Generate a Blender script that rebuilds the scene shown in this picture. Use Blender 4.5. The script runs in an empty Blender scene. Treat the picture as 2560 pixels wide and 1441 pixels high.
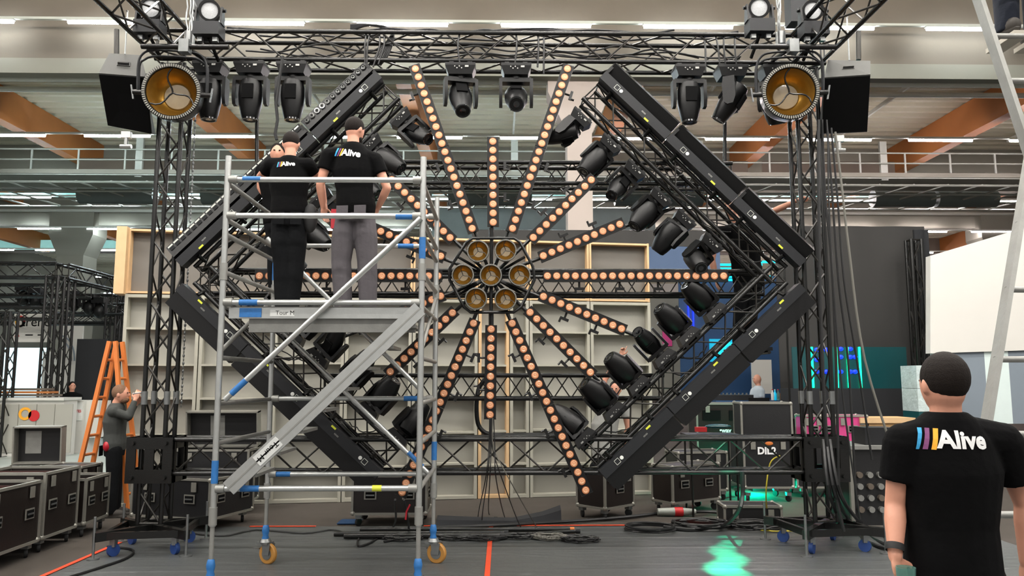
import bpy, bmesh, math, random
from mathutils import Vector as V, Matrix as M3
random.seed(7)
C = bpy.context.scene.collection
# ------------------------------------------------------------------ camera, world, exposure
HC, F, TH, PS = 1.78, 1950.0, math.atan(230/1950), math.atan(34/1950)
fw = V((math.sin(PS)*math.cos(TH), math.cos(PS)*math.cos(TH), math.sin(TH)))
rt = V((math.cos(PS), -math.sin(PS), 0)); up_ = rt.cross(fw)
CAM = V((0, 0, HC))
cd = bpy.data.cameras.new('camera'); cam = bpy.data.objects.new('camera', cd); C.objects.link(cam)
cam.location = CAM; cam.rotation_euler = (math.pi/2+TH, 0, -PS)
cd.sensor_width = 36; cd.lens = 36*F/2560; cd.clip_end = 300
bpy.context.scene.camera = cam
sc = bpy.context.scene
sc.view_settings.view_transform = 'Standard'; sc.view_settings.look = 'None'
sc.view_settings.gamma = 1; sc.view_settings.use_curve_mapping = False
sc.view_settings.exposure = 0.8
w = bpy.data.worlds.new('world'); sc.world = w; w.use_nodes = True
w.node_tree.nodes['Background'].inputs[0].default_value = (1.0, 0.97, 0.93, 1)
w.node_tree.nodes['Background'].inputs[1].default_value = 0.36
LAMP = 32.0           # emission strength of the hall strip lights

def ray(px, py): return fw + rt*((px-1280)/F) + up_*((720.5-py)/F)
def at(px, py, Y):
    r = ray(px, py); return CAM + r*(Y/r.y)
def gr(px, py, z=0.0):
    r = ray(px, py); return CAM + r*((z-HC)/r.z)

# ------------------------------------------------------------------ materials
def lin(c):
    return tuple(((x/255)/12.92 if x/255 <= .04045 else ((x/255+.055)/1.055)**2.4) for x in c)
MATS = {}
def mat(name, rgb, rough=.5, metal=0., noise=0., nscale=8., bump=0., bscale=40., emit=None, es=0., rgb2=None, coat=0., spec=.5, alpha=1., trans=0.):
    m = bpy.data.materials.new(name); m.use_nodes = True; nt = m.node_tree; b = nt.nodes['Principled BSDF']
    b.inputs['Roughness'].default_value = rough; b.inputs['Metallic'].default_value = metal
    b.inputs['Specular IOR Level'].default_value = spec
    if coat: b.inputs['Coat Weight'].default_value = coat
    if trans: b.inputs['Transmission Weight'].default_value = trans
    if alpha < 1: b.inputs['Alpha'].default_value = alpha
    c = lin(rgb); tc = nt.nodes.new('ShaderNodeTexCoord')
    n = nt.nodes.new('ShaderNodeTexNoise'); n.inputs['Scale'].default_value = nscale; n.inputs['Detail'].default_value = 4
    nt.links.new(tc.outputs['Object'], n.inputs['Vector'])
    r = nt.nodes.new('ShaderNodeMix'); r.data_type = 'RGBA'
    k = max(noise, .04)
    c2 = lin(rgb2) if rgb2 else tuple(x*(1-k) for x in c); c1 = c if rgb2 else tuple(min(1, x*(1+k)) for x in c)
    r.inputs[6].default_value = (*c1, 1); r.inputs[7].default_value = (*c2, 1)
    nt.links.new(n.outputs['Fac'], r.inputs[0]); nt.links.new(r.outputs[2], b.inputs['Base Color'])
    if bump:
        n2 = nt.nodes.new('ShaderNodeTexNoise'); n2.inputs['Scale'].default_value = bscale; n2.inputs['Detail'].default_value = 5
        nt.links.new(tc.outputs['Object'], n2.inputs['Vector'])
        bp = nt.nodes.new('ShaderNodeBump'); bp.inputs['Strength'].default_value = bump; bp.inputs['Distance'].default_value = .02
        nt.links.new(n2.outputs['Fac'], bp.inputs['Height']); nt.links.new(bp.outputs['Normal'], b.inputs['Normal'])
    if emit is not None:
        b.inputs['Emission Color'].default_value = (*lin(emit), 1); b.inputs['Emission Strength'].default_value = es
    MATS[name] = m; return m
mat('black_metal', (17, 17, 16), .27, 0, .25, 20, .05, 90)
mat('brace_metal', (42, 40, 37), .3, .35, .25, 20)
mat('plastic', (8, 8, 9), .4, 0, .2, 14, .06, 120, spec=.35)
mat('plastic_grey', (30, 31, 34), .5, 0, .12, 9, .08, 160, spec=.35)
mat('grille', (8, 8, 9), .9, 0, .3, 300, spec=.15)
mat('speaker_shell', (58, 58, 55), .7, 0, .08, 20, .2, 200)
mat('glass_dark', (8, 9, 11), .06, 0, .1, 5, coat=1)
mat('alu', (186, 188, 186), .34, .75, .14, 16, .05, 60)
mat('alu_dull', (150, 150, 146), .45, .55, .2, 12, .06, 60)
mat('steel', (140, 142, 142), .35, .8, .2, 20)
mat('rim', (150, 148, 140), .4, .5, .1, 30)
mat('blue_tape', (38, 104, 168), .55, 0, .25, 30, .1, 80)
mat('gold', (158, 118, 44), .32, .7, .15, 8)
mat('bulb', (168, 154, 128), .25, 0, .05, 8, coat=.5)
mat('lens', (224, 162, 122), .3, .1, .05, 60, coat=.4)
mat('lens_ring', (170, 104, 66), .35, .4, .1, 60)
mat('fresnel', (196, 198, 200), .15, 0, .3, 120, .3, 150, coat=.7)
mat('chrome', (220, 222, 225), .15, 1., .05, 30)
mat('white_dot', (225, 226, 222), .4)
mat('yellow', (205, 210, 60), .5)
mat('yellow_cable', (196, 178, 48), .5)
mat('rubber', (24, 24, 25), .7, 0, .2, 30)
mat('cable', (26, 26, 27), .45, 0, .2, 30)
mat('grey_cable', (104, 102, 95), .55)
mat('concrete', (112, 103, 92), .9, 0, .1, 1.3, .15, 7)
mat('concrete_b', (134, 132, 122), .9, 0, .08, .6, .1, 7)
mat('column_paint', (180, 168, 160), .8, 0, .05, 2)
mat('glulam', (178, 112, 58), .55, 0, .18, 1.2, .05, 20)
mat('ceiling_metal', (200, 196, 176), .6, .0, .08, 2)
mat('pipe_white', (205, 208, 200), .5)
mat('galv', (158, 162, 154), .5, .1, .15, 3)
mat('duct', (104, 114, 112), .55, .3, .1, 3)
mat('panel_brown', (98, 88, 78), .8)
mat('teal_glass', (142, 190, 186), .2, 0, .15, 3, emit=(150, 205, 200), es=.35)
mat('tube_white', (255, 255, 255), .5, emit=(235, 250, 255), es=LAMP*2.4)
mat('tube_over', (255, 255, 255), .5, emit=(255, 250, 242), es=LAMP*2.1)
mat('tube_warm', (255, 255, 255), .5, emit=(255, 240, 240), es=LAMP*2.4)
mat('tube_front', (255, 255, 255), .5, emit=(240, 250, 255), es=LAMP*.9)
mat('flat_sheet', (162, 160, 151), .85, 0, .06, 1.5, .05, 30)
mat('flat_dark', (112, 108, 102), .85, 0, .06, 1.5, .05, 30)
mat('flat_batten', (168, 165, 152), .8, 0, .1, 4)
mat('raw_wood', (206, 172, 130), .7, 0, .15, 6, .05, 30)
mat('carpet', (74, 67, 61), .95, 0, .2, 3, .5, 260)
mat('pale_floor', (178, 186, 180), .35, 0, .12, 2)
mat('orange_tape', (214, 72, 38), .5, 0, .1, 20)
mat('tee_black', (8, 8, 9), .95, 0, .2, 5, .35, 14, spec=.12)
mat('trouser_grey', (76, 72, 76), .9, 0, .15, 6, .5, 12)
mat('trouser_black', (16, 17, 19), .95, 0, .15, 6, .5, 12, spec=.15)
mat('jeans', (20, 26, 40), .9, 0, .3, 9, .4, 14)
mat('jumper', (60, 62, 60), .95, 0, .12, 9, .3, 20)
mat('grey_tee', (150, 150, 146), .9, 0, .1, 9, .3, 14)
mat('white_tee', (196, 205, 212), .9)
mat('skin', (204, 146, 122), .5, 0, .08, 12, .05, 80)
mat('hair', (26, 20, 17), .8, 0, .3, 60, .25, 160, spec=.2)
mat('hair_ginger', (120, 88, 66), .8, 0, .3, 60, .5, 120)
mat('shoe', (60, 56, 52), .8); mat('sole', (178, 172, 160), .7)
mat('logo_white', (232, 232, 232), .7); mat('logo_blue', (56, 160, 214), .7)
mat('logo_purple', (120, 62, 110), .7); mat('logo_orange', (240, 168, 44), .7)
mat('laminate', (30, 24, 22), .38, 0, .15, 9, .05, 60)
mat('laminate_black', (22, 22, 24), .45, 0, .15, 9, .05, 60)
mat('inner_red', (62, 34, 30), .7)
mat('paper', (200, 202, 200), .7)
mat('pink', (200, 62, 128), .6); mat('red', (196, 36, 40), .5)
mat('wood_crate', (196, 160, 112), .8, 0, .15, 9)
mat('ladder_wood', (206, 116, 50), .55, 0, .12, 7)
mat('curtain', (54, 53, 52), .95, 0, .08, 1)
mat('curtain_black', (36, 37, 40), .95, 0, .1, 1)
mat('white_wall', (206, 204, 198), .8, 0, .03, 1)
mat('stripe_grey', (122, 132, 142), .8); mat('stripe_white', (208, 222, 220), .8)
mat('booth_blue', (18, 62, 104), .6, 0, .15, 1); mat('booth_haze', (106, 130, 168), .7)
mat('green_panel', (18, 64, 68), .25, emit=(20, 110, 110), es=.03)
mat('neon_green', (0, 240, 150), .4, emit=(10, 245, 150), es=2.2)
mat('neon_blue', (10, 40, 240), .4, emit=(8, 30, 255), es=2.5)
mat('neon_cyan', (0, 200, 220), .4, emit=(20, 200, 215), es=1.6)
mat('cyan_sign', (10, 170, 200), .4, emit=(10, 150, 190), es=.45)
mat('screen', (190, 225, 235), .3, emit=(200, 232, 240), es=.9)
mat('foil', (190, 205, 205), .2, 0, .3, 14, .5, 30)
mat('caster_wheel', (172, 122, 56), .5); mat('caster_blue', (36, 66, 128), .5)
mat('wrap_red', (170, 24, 40), .4)
mat('glass_cup', (150, 200, 190), .1, trans=.8)
# procedural wrinkled sheet on the floor
def sheet_mat():
    m = bpy.data.materials.new('plastic_sheet'); m.use_nodes = True; nt = m.node_tree; b = nt.nodes['Principled BSDF']
    tc = nt.nodes.new('ShaderNodeTexCoord')
    mp = nt.nodes.new('ShaderNodeMapping'); mp.inputs['Scale'].default_value = (.5, 2.0, 1); nt.links.new(tc.outputs['Object'], mp.inputs['Vector'])
    n = nt.nodes.new('ShaderNodeTexNoise'); n.inputs['Scale'].default_value = 1.2; n.inputs['Detail'].default_value = 3; n.inputs['Distortion'].default_value = .8
    nt.links.new(mp.outputs[0], n.inputs['Vector'])
    n3 = nt.nodes.new('ShaderNodeTexNoise'); n3.inputs['Scale'].default_value = 9; n3.inputs['Detail'].default_value = 6; nt.links.new(tc.outputs['Object'], n3.inputs['Vector'])
    ad = nt.nodes.new('ShaderNodeMath'); ad.operation = 'MULTIPLY_ADD'; ad.inputs[1].default_value = .12
    nt.links.new(n3.outputs['Fac'], ad.inputs[0]); nt.links.new(n.outputs['Fac'], ad.inputs[2])
    bp = nt.nodes.new('ShaderNodeBump'); bp.inputs['Strength'].default_value = .45; bp.inputs['Distance'].default_value = .05
    nt.links.new(ad.outputs[0], bp.inputs['Height']); nt.links.new(bp.outputs['Normal'], b.inputs['Normal'])
    # scratches: thin pale scuffs
    mp2 = nt.nodes.new('ShaderNodeMapping'); mp2.inputs['Scale'].default_value = (1.6, 22, 1); mp2.inputs['Rotation'].default_value = (0, 0, .25)
    nt.links.new(tc.outputs['Object'], mp2.inputs['Vector'])
    n2 = nt.nodes.new('ShaderNodeTexNoise'); n2.inputs['Scale'].default_value = 2.2; n2.inputs['Detail'].default_value = 2; nt.links.new(mp2.outputs[0], n2.inputs['Vector'])
    cr = nt.nodes.new('ShaderNodeValToRGB'); cr.color_ramp.elements[0].position = .73; cr.color_ramp.elements[1].position = .77
    cr.color_ramp.elements[0].color = (*lin((76, 78, 78)), 1); cr.color_ramp.elements[1].color = (*lin((170, 172, 170)), 1)
    nt.links.new(n2.outputs['Fac'], cr.inputs[0]); nt.links.new(cr.outputs[0], b.inputs['Base Color'])
    b.inputs['Roughness'].default_value = .4
    MATS['plastic_sheet'] = m
sheet_mat()

# ------------------------------------------------------------------ mesh builder
OFF = {}
def basis(d):
    d = d.normalized(); a = V((0, 0, 1)) if abs(d.z) < .9 else V((0, 1, 0))
    x = d.cross(a).normalized(); return x, d.cross(x).normalized(), d
class MB:
    def __init__(s): s.v = []; s.f = []
    def add(s, vs, fs):
        o = len(s.v); s.v += [V(p) for p in vs]; s.f += [tuple(i+o for i in f) for f in fs]; return s
    def hexa(s, p):   # p: 4 bottom, 4 top
        return s.add(p, [(3, 2, 1, 0), (4, 5, 6, 7), (0, 1, 5, 4), (1, 2, 6, 5), (2, 3, 7, 6), (3, 0, 4, 7)])
    def box(s, c, d, ax=None):
        c = V(c); X, Y, Z = ax or (V((1, 0, 0)), V((0, 1, 0)), V((0, 0, 1)))
        a, b, h = X*d[0]/2, Y*d[1]/2, Z*d[2]/2
        return s.hexa([c-a-b-h, c+a-b-h, c+a+b-h, c-a+b-h, c-a-b+h, c+a-b+h, c+a+b+h, c-a+b+h])
    def bbox(s, x0, x1, y0, y1, z0, z1): return s.box(((x0+x1)/2, (y0+y1)/2, (z0+z1)/2), (x1-x0, y1-y0, z1-z0))
    def rings(s, R, caps=True, closed=False):
        n = len(R[0]); vs = [p for r in R for p in r]; fs = []
        for i in range(len(R)-1 if not closed else len(R)):
            j = (i+1) % len(R)
            for k in range(n):
                l = (k+1) % n; fs.append((i*n+k, i*n+l, j*n+l, j*n+k))
        if caps and not closed: fs += [tuple(range(n-1, -1, -1)), tuple((len(R)-1)*n+k for k in range(n))]
        return s.add(vs, fs)
    def tube(s, a, b, r, n=8, r2=None):
        a, b = V(a), V(b); x, y, d = basis(b-a); r2 = r if r2 is None else r2
        c = [(math.cos(2*math.pi*k/n), math.sin(2*math.pi*k/n)) for k in range(n)]
        return s.rings([[a+(x*u+y*v)*r for u, v in c], [b+(x*u+y*v)*r2 for u, v in c]])
    def path(s, pts, r, n=6, closed=False):
        pts = [V(p) for p in pts]; R = []; N = len(pts); x = None
        for i, p in enumerate(pts):
            if closed: d = pts[(i+1) % N]-pts[i-1]
            else: d = pts[min(i+1, N-1)]-pts[max(i-1, 0)]
            if d.length < 1e-6: d = V((0, 0, 1))
            d.normalize()
            if x is None: x = basis(d)[0]
            x = (x-d*x.dot(d)); x = x.normalized() if x.length > 1e-5 else basis(d)[0]
            y = d.cross(x); rr = r[i] if isinstance(r, (list, tuple)) else r
            R.append([p+(x*math.cos(2*math.pi*k/n)+y*math.sin(2*math.pi*k/n))*rr for k in range(n)])
        return s.rings(R, True, closed)
    def lathe(s, prof, c=(0, 0, 0), axis=(0, 0, 1), n=24, caps=True):
        c = V(c); x, y, d = basis(V(axis))
        return s.rings([[c+d*z+(x*math.cos(2*math.pi*k/n)+y*math.sin(2*math.pi*k/n))*max(r, .0004) for k in range(n)] for r, z in prof], caps)
    def ell(s, c, r, ax=None, n=14, m=8):
        c = V(c); X, Y, Z = ax or (V((1, 0, 0)), V((0, 1, 0)), V((0, 0, 1)))
        R = []
        for i in range(m+1):
            t = math.pi*i/m; q = max(math.sin(t), .02)
            R.append([c-Z*r[2]*math.cos(t)+X*r[0]*q*math.cos(2*math.pi*k/n)+Y*r[1]*q*math.sin(2*math.pi*k/n) for k in range(n)])
        return s.rings(R)
    def prism(s, poly, vec):
        n = len(poly); poly = [V(p) for p in poly]; vec = V(vec)
        return s.add(poly+[p+vec for p in poly], [tuple(range(n-1, -1, -1)), tuple(range(n, 2*n))]+[(i, (i+1) % n, n+(i+1) % n, n+i) for i in range(n)])
    def build(s, name, m, parent=None, smooth=True, local=False):
        off = V((0, 0, 0)) if local else OFF.get(parent, V((0, 0, 0)))
        me = bpy.data.meshes.new(name); me.from_pydata([p-off for p in s.v], [], s.f)
        bm = bmesh.new(); bm.from_mesh(me); bmesh.ops.recalc_face_normals(bm, faces=bm.faces); bm.to_mesh(me); bm.free()
        if smooth:
            me.polygons.foreach_set('use_smooth', [True]*len(me.polygons)); me.set_sharp_from_angle(angle=.65)
        me.materials.append(MATS[m]); o = bpy.data.objects.new(name, me); C.objects.link(o)
        if parent: o.parent = parent
        OFF[o] = OFF.get(parent, V((0, 0, 0))); return o
def thing(name, label, cat, loc=(0, 0, 0), group=None):
    o = bpy.data.objects.new(name, None); o.empty_display_size = .1; C.objects.link(o); o.location = V(loc)
    o['label'] = label; o['category'] = cat
    if group: o['group'] = group
    OFF[o] = V(loc); return o
def tag(o, label, cat, group=None, kind=None):
    o['label'] = label; o['category'] = cat
    if group: o['group'] = group
    if kind: o['kind'] = kind
    return o
def single(name, mb, m, label, cat, group=None, kind=None, **k):
    c = sum(mb.v, V((0, 0, 0)))/max(1, len(mb.v)); c.z = min(p.z for p in mb.v)
    mb.v = [p-c for p in mb.v]; o = mb.build(name, m, None, **k); o.location = c; OFF[o] = c
    return tag(o, label, cat, group, kind)
def struct(name, mb, m): o = mb.build(name, m); o['kind'] = 'structure'; return o
def lab(o, t): o['label'] = t; return o
def dup(root, mtx, label, group=None, name=None):
    r = root.copy(); C.objects.link(r); r.matrix_basis = mtx; r['label'] = label
    if group: r['group'] = group
    kids(root, r); return r
def kids(a, b):
    for ch in a.children:
        c = ch.copy(); C.objects.link(c); c.parent = b; kids(ch, c)
def text_faces(body, size, offset=0.0, shear=0.0, cuts=0):
    cu = bpy.data.curves.new('t', 'FONT'); cu.body = body; cu.size = size; cu.offset = offset; cu.shear = shear
    cu.align_x = 'CENTER'; cu.align_y = 'CENTER'; cu.resolution_u = 3
    o = bpy.data.objects.new('t', cu); C.objects.link(o); bpy.context.view_layer.update()
    me = bpy.data.meshes.new_from_object(o.evaluated_get(bpy.context.evaluated_depsgraph_get()))
    if cuts:
        bm = bmesh.new(); bm.from_mesh(me); bmesh.ops.triangulate(bm, faces=bm.faces)
        bmesh.ops.subdivide_edges(bm, edges=bm.edges, cuts=cuts, use_grid_fill=True); bm.to_mesh(me); bm.free()
    vs = [V(v.co) for v in me.vertices]; fs = [tuple(p.vertices) for p in me.polygons]
    bpy.data.objects.remove(o); bpy.data.meshes.remove(me); return vs, fs
def put_text(mb, body, c, X, Y, size, offset=0.0, shear=0.0, cuts=0):
    vs, fs = text_faces(body, size, offset, shear, cuts); c = V(c)
    if not vs: return
    mb.add([c+V(X)*v.x+V(Y)*v.y for v in vs], fs)
def sag(a, b, d, n=10, j=0.0):
    a, b = V(a), V(b)
    return [a.lerp(b, i/n)-V((0, 0, 1))*d*4*(i/n)*(1-i/n)+V((random.uniform(-j, j), random.uniform(-j, j), random.uniform(-j, j)))*(0 < i < n) for i in range(n+1)]
def smooth_pts(P, k=4):
    P = [V(p) for p in P]; out = []
    for i in range(len(P)-1):
        a, b, c, d = P[max(i-1, 0)], P[i], P[i+1], P[min(i+2, len(P)-1)]
        for q in range(k):
            t = q/k; out.append(.5*((2*b)+(c-a)*t+(2*a-5*b+4*c-d)*t*t+(3*b-a-3*c+d)*t**3))
    return out+[P[-1]]
X_, Y_, Z_ = V((1, 0, 0)), V((0, 1, 0)), V((0, 0, 1))
ORD = ['first', 'second', 'third', 'fourth', 'fifth', 'sixth', 'seventh', 'eighth', 'ninth', 'tenth', 'eleventh', 'twelfth']
#@@SETTING
# ------------------------------------------------------------------ the hall
struct('floor', MB().bbox(-40, 40, -6, 75, -.12, 0), 'carpet')
# concrete girders across the hall
YG = [16.0, 28.0, 41.0]
struct('trim_1', MB().bbox(-40, 40, 16, 16.3, at(1246, 165, 16).z, 14), 'concrete')
struct('trim_2', MB().bbox(-40, 40, 15.9, 16.15, at(1246, 190, 15.9).z, at(1246, 153, 15.9).z), 'concrete_b')
for i, (py, r, y) in enumerate([(204, .05, 16.5), (231, .045, 18.4)]):
    p = at(1246, py, y); struct('trim_%d' % (3+i), MB().tube((-40, y, p.z), (40, y, p.z), r+.02, 10), 'pipe_white')
struct('trim_5', MB().bbox(-40, 40, 28.5, 29.3, at(1246, 470, 28.5).z, 13), 'concrete_b')
struct('trim_6', MB().bbox(-40, 40, 28.4, 29.4, at(1246, 335, 28.4).z, at(1246, 330, 28.4).z+.4), 'galv')
struct('trim_7', MB().bbox(-40, 40, 34, 34.8, at(1246, 566, 34).z, 12), 'concrete_b')
struct('trim_8', MB().tube((-40, 33.6, at(0, 526, 33.6).z), (40, 33.6, at(0, 526, 33.6).z), .07, 8), 'pipe_white')
struct('trim_9', MB().bbox(-40, 40, 47, 48, at(1246, 630, 47).z, 14), 'concrete')
struct('wall_back', MB().bbox(-40, 40, 70, 70.4, 0, 14), 'white_wall')
struct('wall_left', MB().bbox(-32.3, -32, 12, 70, 0, 14), 'concrete_b')
struct('wall_right', MB().bbox(32, 32.3, 12, 70, 0, 14), 'concrete_b')
# corrugated deck
cm = MB(); y = 12.0; prof = []
while y < 70:
    prof += [(y, 10.6), (y+.2, 10.6), (y+.25, 10.45), (y+.42, 10.45), (y+.47, 10.6)]; y += .5
cm.add([V((x, a, b)) for a, b in prof for x in (-40, 40)], [(2*i, 2*i+1, 2*i+3, 2*i+2) for i in range(len(prof)-1)])
struct('ceiling', cm, 'ceiling_metal')
ti = 10
for x in (-27.3, -21.1, -14.9, -8.9, -2.5, 3.6, 8.9, 14.9, 21.2, 27.4):
    struct('trim_%d' % ti, MB().bbox(x-.2, x+.2, 16.8, 47, 9.45, 10.45), 'glulam'); ti += 1
for x in (-11, -5.5, .5, 6.2, 11.8, 18):   # white bracing rods and little ties under the deck
    struct('trim_%d' % ti, MB().box((x, 22.5, 10.2), (.06, 8, .12)), 'pipe_white'); ti += 1
# concrete columns
def column(x, y, w, wc, zc, ztop, m):
    global ti
    b = MB().bbox(x-w/2, x+w/2, y-w/2, y+w/2, 0, ztop)
    b.hexa([V((x-w/2, y-w/2, zc-.9)), V((x+w/2, y-w/2, zc-.9)), V((x+w/2, y+w/2, zc-.9)), V((x-w/2, y+w/2, zc-.9)),
            V((x-wc/2, y-w/2-.05, zc)), V((x+wc/2, y-w/2-.05, zc)), V((x+wc/2, y+w/2, zc)), V((x-wc/2, y+w/2, zc))])
    b.bbox(x-wc/2, x+wc/2, y-w/2-.05, y+w/2, zc, ztop)
    struct('trim_%d' % ti, b, m); ti += 1
c0 = at(1447, 400, 16.4); column(c0.x, 16.45, .53, 1.35, at(0, 215, 16).z, at(0, 165, 16).z+.6, 'column_paint')
c1 = at(192, 560, 34); column(c1.x, 34.2, 1.15, 1.9, at(0, 590, 34).z, at(0, 560, 34).z+.6, 'concrete_b')
c1 = at(2195, 560, 34); column(at(2490,560,34).x, 34.2, 1.15, 1.9, at(0, 590, 34).z, at(0, 560, 34).z+.6, 'concrete_b')
# strip light rows
def strips():
    rows = [(15.5, 62, 'at the picture top'), (21.9, 344, 'above the maintenance walkway'),
            (27.5, 498, 'under the ducts'), (34-.4, 575, 'in front of the far concrete beam'), (40, 628, 'deep in the hall'), (50, 694, 'added far back above the left stand'), (59, 735, 'added at the far hall end')]  # last two rows are added to brighten the dark back wall
    for ri, (Y, py, where) in enumerate(rows):
        z = at(1246, py, Y).z; rail = MB().box((0, Y, z+.06), (60, .07, .05))
        struct('trim_%d' % (60+ri), rail, 'pipe_white'); vis = []
        for k in range(-10, 11):
            x = .98+2.98*k
            pxx = 1246+x/Y*F
            if -150 < pxx < 2710 and not (ri > 3 and 340 < pxx < 1650): vis.append(x)
        for n, x in enumerate(vis):
            t = thing('strip_light', 'strip light, %s from the left in the row %s' % (ORD[n] if n < 12 else '%dth' % (n+1), where), 'ceiling light', (x, Y, z), 'hall strip lights')
            MB().box((x, Y, z+.03), (1.9, .09, .035)).build('housing', 'pipe_white', t)
            MB().tube((x-.93, Y, z-.02), (x+.93, Y, z-.02), .034, 8).build('tube', 'tube_front' if ri == 0 else 'tube_white' if x < 3 else 'tube_warm', t)
    for Y in (-3., 3.2, 6.4, 9.6):       # rows overhead, out of the frame; the third is added for more light
        for k in range(-4, 4):
            x = .98+2.98*k; t = thing('strip_light', 'strip light overhead, %s from the left, %d metres from the first row' % (ORD[k+4], round(Y+3)), 'ceiling light', (x, Y, 8.8), 'strip lights overhead')
            MB().box((x, Y, 8.83), (1.9, .09, .035)).build('housing', 'pipe_white', t)
            MB().box((x, Y, 8.77), (1.86, .2, .06)).build('tube', 'tube_over', t)
strips()
# maintenance walkway with rails, underside struts, ducts
def walkway():
    Y = 24.0; zs = at(0, 432, Y).z; zt = at(0, 372, Y).z; zm = at(0, 398, Y).z
    t = thing('walkway', 'galvanised maintenance walkway with railings crossing the hall under the roof', 'walkway', (0, Y, zs))
    MB().bbox(-30, 30, Y, Y+1.6, zs-.06, zs+.06).build('deck', 'galv', t)
    MB().bbox(-30, 30, Y-.03, Y, zs-.02, zs+.12).build('kick_plate', 'concrete_b', t)
    for z in (zt, zm): MB().tube((-30, Y, z), (30, Y, z), .025, 6).build('handrail', 'galv', t)
    x = -29.1
    while x < 30: MB().box((x, Y, (zs+zt)/2), (.05, .04, zt-zs)).build('post', 'galv', t); x += 1.45
    x = -29
    while x < 30:
        MB().box((x, Y+.1, (zs+zt)/2+.15), (.22, .1, zt-zs+.5)).build('hanger', 'galv', t); x += 5.9
    for x0, x1 in ((-14, -7.3), (-5.2, -2.1), (5, 8.4), (8.9, 13.4)):
        MB().bbox(x0, x1, Y+1.5, Y+1.6, zs+.2, zt+.15).build('screen_panel', 'panel_brown', t)
    b = MB()
    for k in range(-26, 27):
        x = k*1.1; b.tube((x, Y, zs-.25), (x*1.0+.9*(1 if x < 0 else -1), Y+3.5, zs-.25), .03, 5)
    for yy in (0, 1.2, 2.4, 3.5): b.tube((-30, Y+yy, zs-.28), (30, Y+yy, zs-.28), .035, 5)
    b.build('underside_struts', 'galv', t)
    zz = at(0, 468, 26).z-.05
    for n, (a, c) in enumerate(((190, 380), (500, 640), (1120, 1330), (1540, 1760), (2190, 2340), (2350, 2500))):
        xa, xb = at(a, 468, 26).x, at(c, 468, 26).x
        single('air_duct', MB().tube((xa, 26.3, zz-.15), (xb, 26.3, zz-.15), .3, 16), 'duct', 'grey ventilation duct below the walkway, %s from the left' % ORD[n], 'duct', 'ducts under the walkway')
walkway()
# skylight bands; the last two are glowing bands added to brighten the back
for n, (x0, x1, y0, y1, Y) in enumerate([(0, 560, 482, 494, 27.9), (1080, 2450, 486, 494, 27.9), (0, 330, 600, 625, 46), (-200, 345, 640, 700, 69.9), (-200, 345, 760, 850, 69.9)]):
    a, b = at(x0, y0, Y), at(x1, y1, Y); struct('window_or_glow_%d' % (n+1), MB().bbox(a.x, b.x, Y, Y+.05, b.z, a.z), 'teal_glass')
a, b = at(1080, 520, 33.2), at(1640, 640, 33.2)
struct('wall_inner', MB().bbox(a.x, b.x, 33.2, 33.4, b.z, a.z), 'duct')
#@@FLATS
def flats():
    P0, P1 = V((-5.42, 11.45, 0)), V((2.42, 12.6, 0)); d = (P1-P0); L = d.length; u = d.normalized(); nrm = V((u.y, -u.x, 0))  # toward the camera
    cols = [0, 1.05, 2.1, 3.13, 4.13, 5.14, 5.63, 5.94, 6.92, L]
    zt = 3.02
    ax = (u, nrm, Z_)
    for i in range(len(cols)-1):
        a, b = cols[i], cols[i+1]; w_ = b-a; c = P0+u*(a+b)/2
        t = thing('scenery_flat', 'back of a pale grey wooden scenery flat on the floor, %s from the left' % ORD[i], 'scenery flat', c, 'lower scenery flats')
        MB().box(c+Z_*(zt/2), (w_-.01, .02, zt), ax).build('sheet', 'flat_sheet', t)
        fr = MB()
        for q in (a+.03, b-.03): fr.box(P0+u*q+nrm*.09+Z_*(zt/2), (.045, .16, zt-.01), ax)
        for q in (.03, zt-.03): fr.box(c+nrm*.09+Z_*q, (w_-.1, .16, .045), ax)
        fr.build('frame', 'flat_batten' if i % 2 == 0 else 'raw_wood' if i in (5,) else 'flat_batten', t)
        for k in range(1, 6):
            MB().box(c+nrm*.09+Z_*(k*zt/6+random.uniform(-.02, .02)), (w_-.1, .16, .03), ax).build('batten', 'flat_batten', t)
    ucols = [0.0, 2.1, 4.13, 5.14, 5.94, 6.92, L]
    for i in range(len(ucols)-1):
        a, b = ucols[i], ucols[i+1]; w_ = b-a; c = P0+u*(a+b)/2; z0, z1 = zt+.005, 3.98
        t = thing('upper_flat', 'dark grey scenery flat with raw pine edges in the upper tier, %s from the left' % ORD[i], 'scenery flat', c+Z_*z0, 'upper scenery flats')
        MB().box(c+Z_*((z0+z1)/2), (w_-.01, .02, z1-z0), ax).build('sheet', 'flat_dark', t)
        fr = MB()
        for q in (a+.02, b-.02): fr.box(P0+u*q+nrm*.08+Z_*((z0+z1)/2), (.03, .14, z1-z0), ax)
        fr.box(c+nrm*.08+Z_*(z1-.02), (w_-.07, .14, .03), ax); fr.box(c+nrm*.08+Z_*(z0+.02), (w_-.07, .14, .03), ax)
        fr.build('frame', 'raw_wood', t)
    e = P0-u*.06; t = MB().box(e+Z_*(3.5)+nrm*.1, (.14, .3, .98), ax)
    single('end_post', t, 'raw_wood', 'pale pine edge board at the left end of the upper scenery flats', 'board')
flats()
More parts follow.
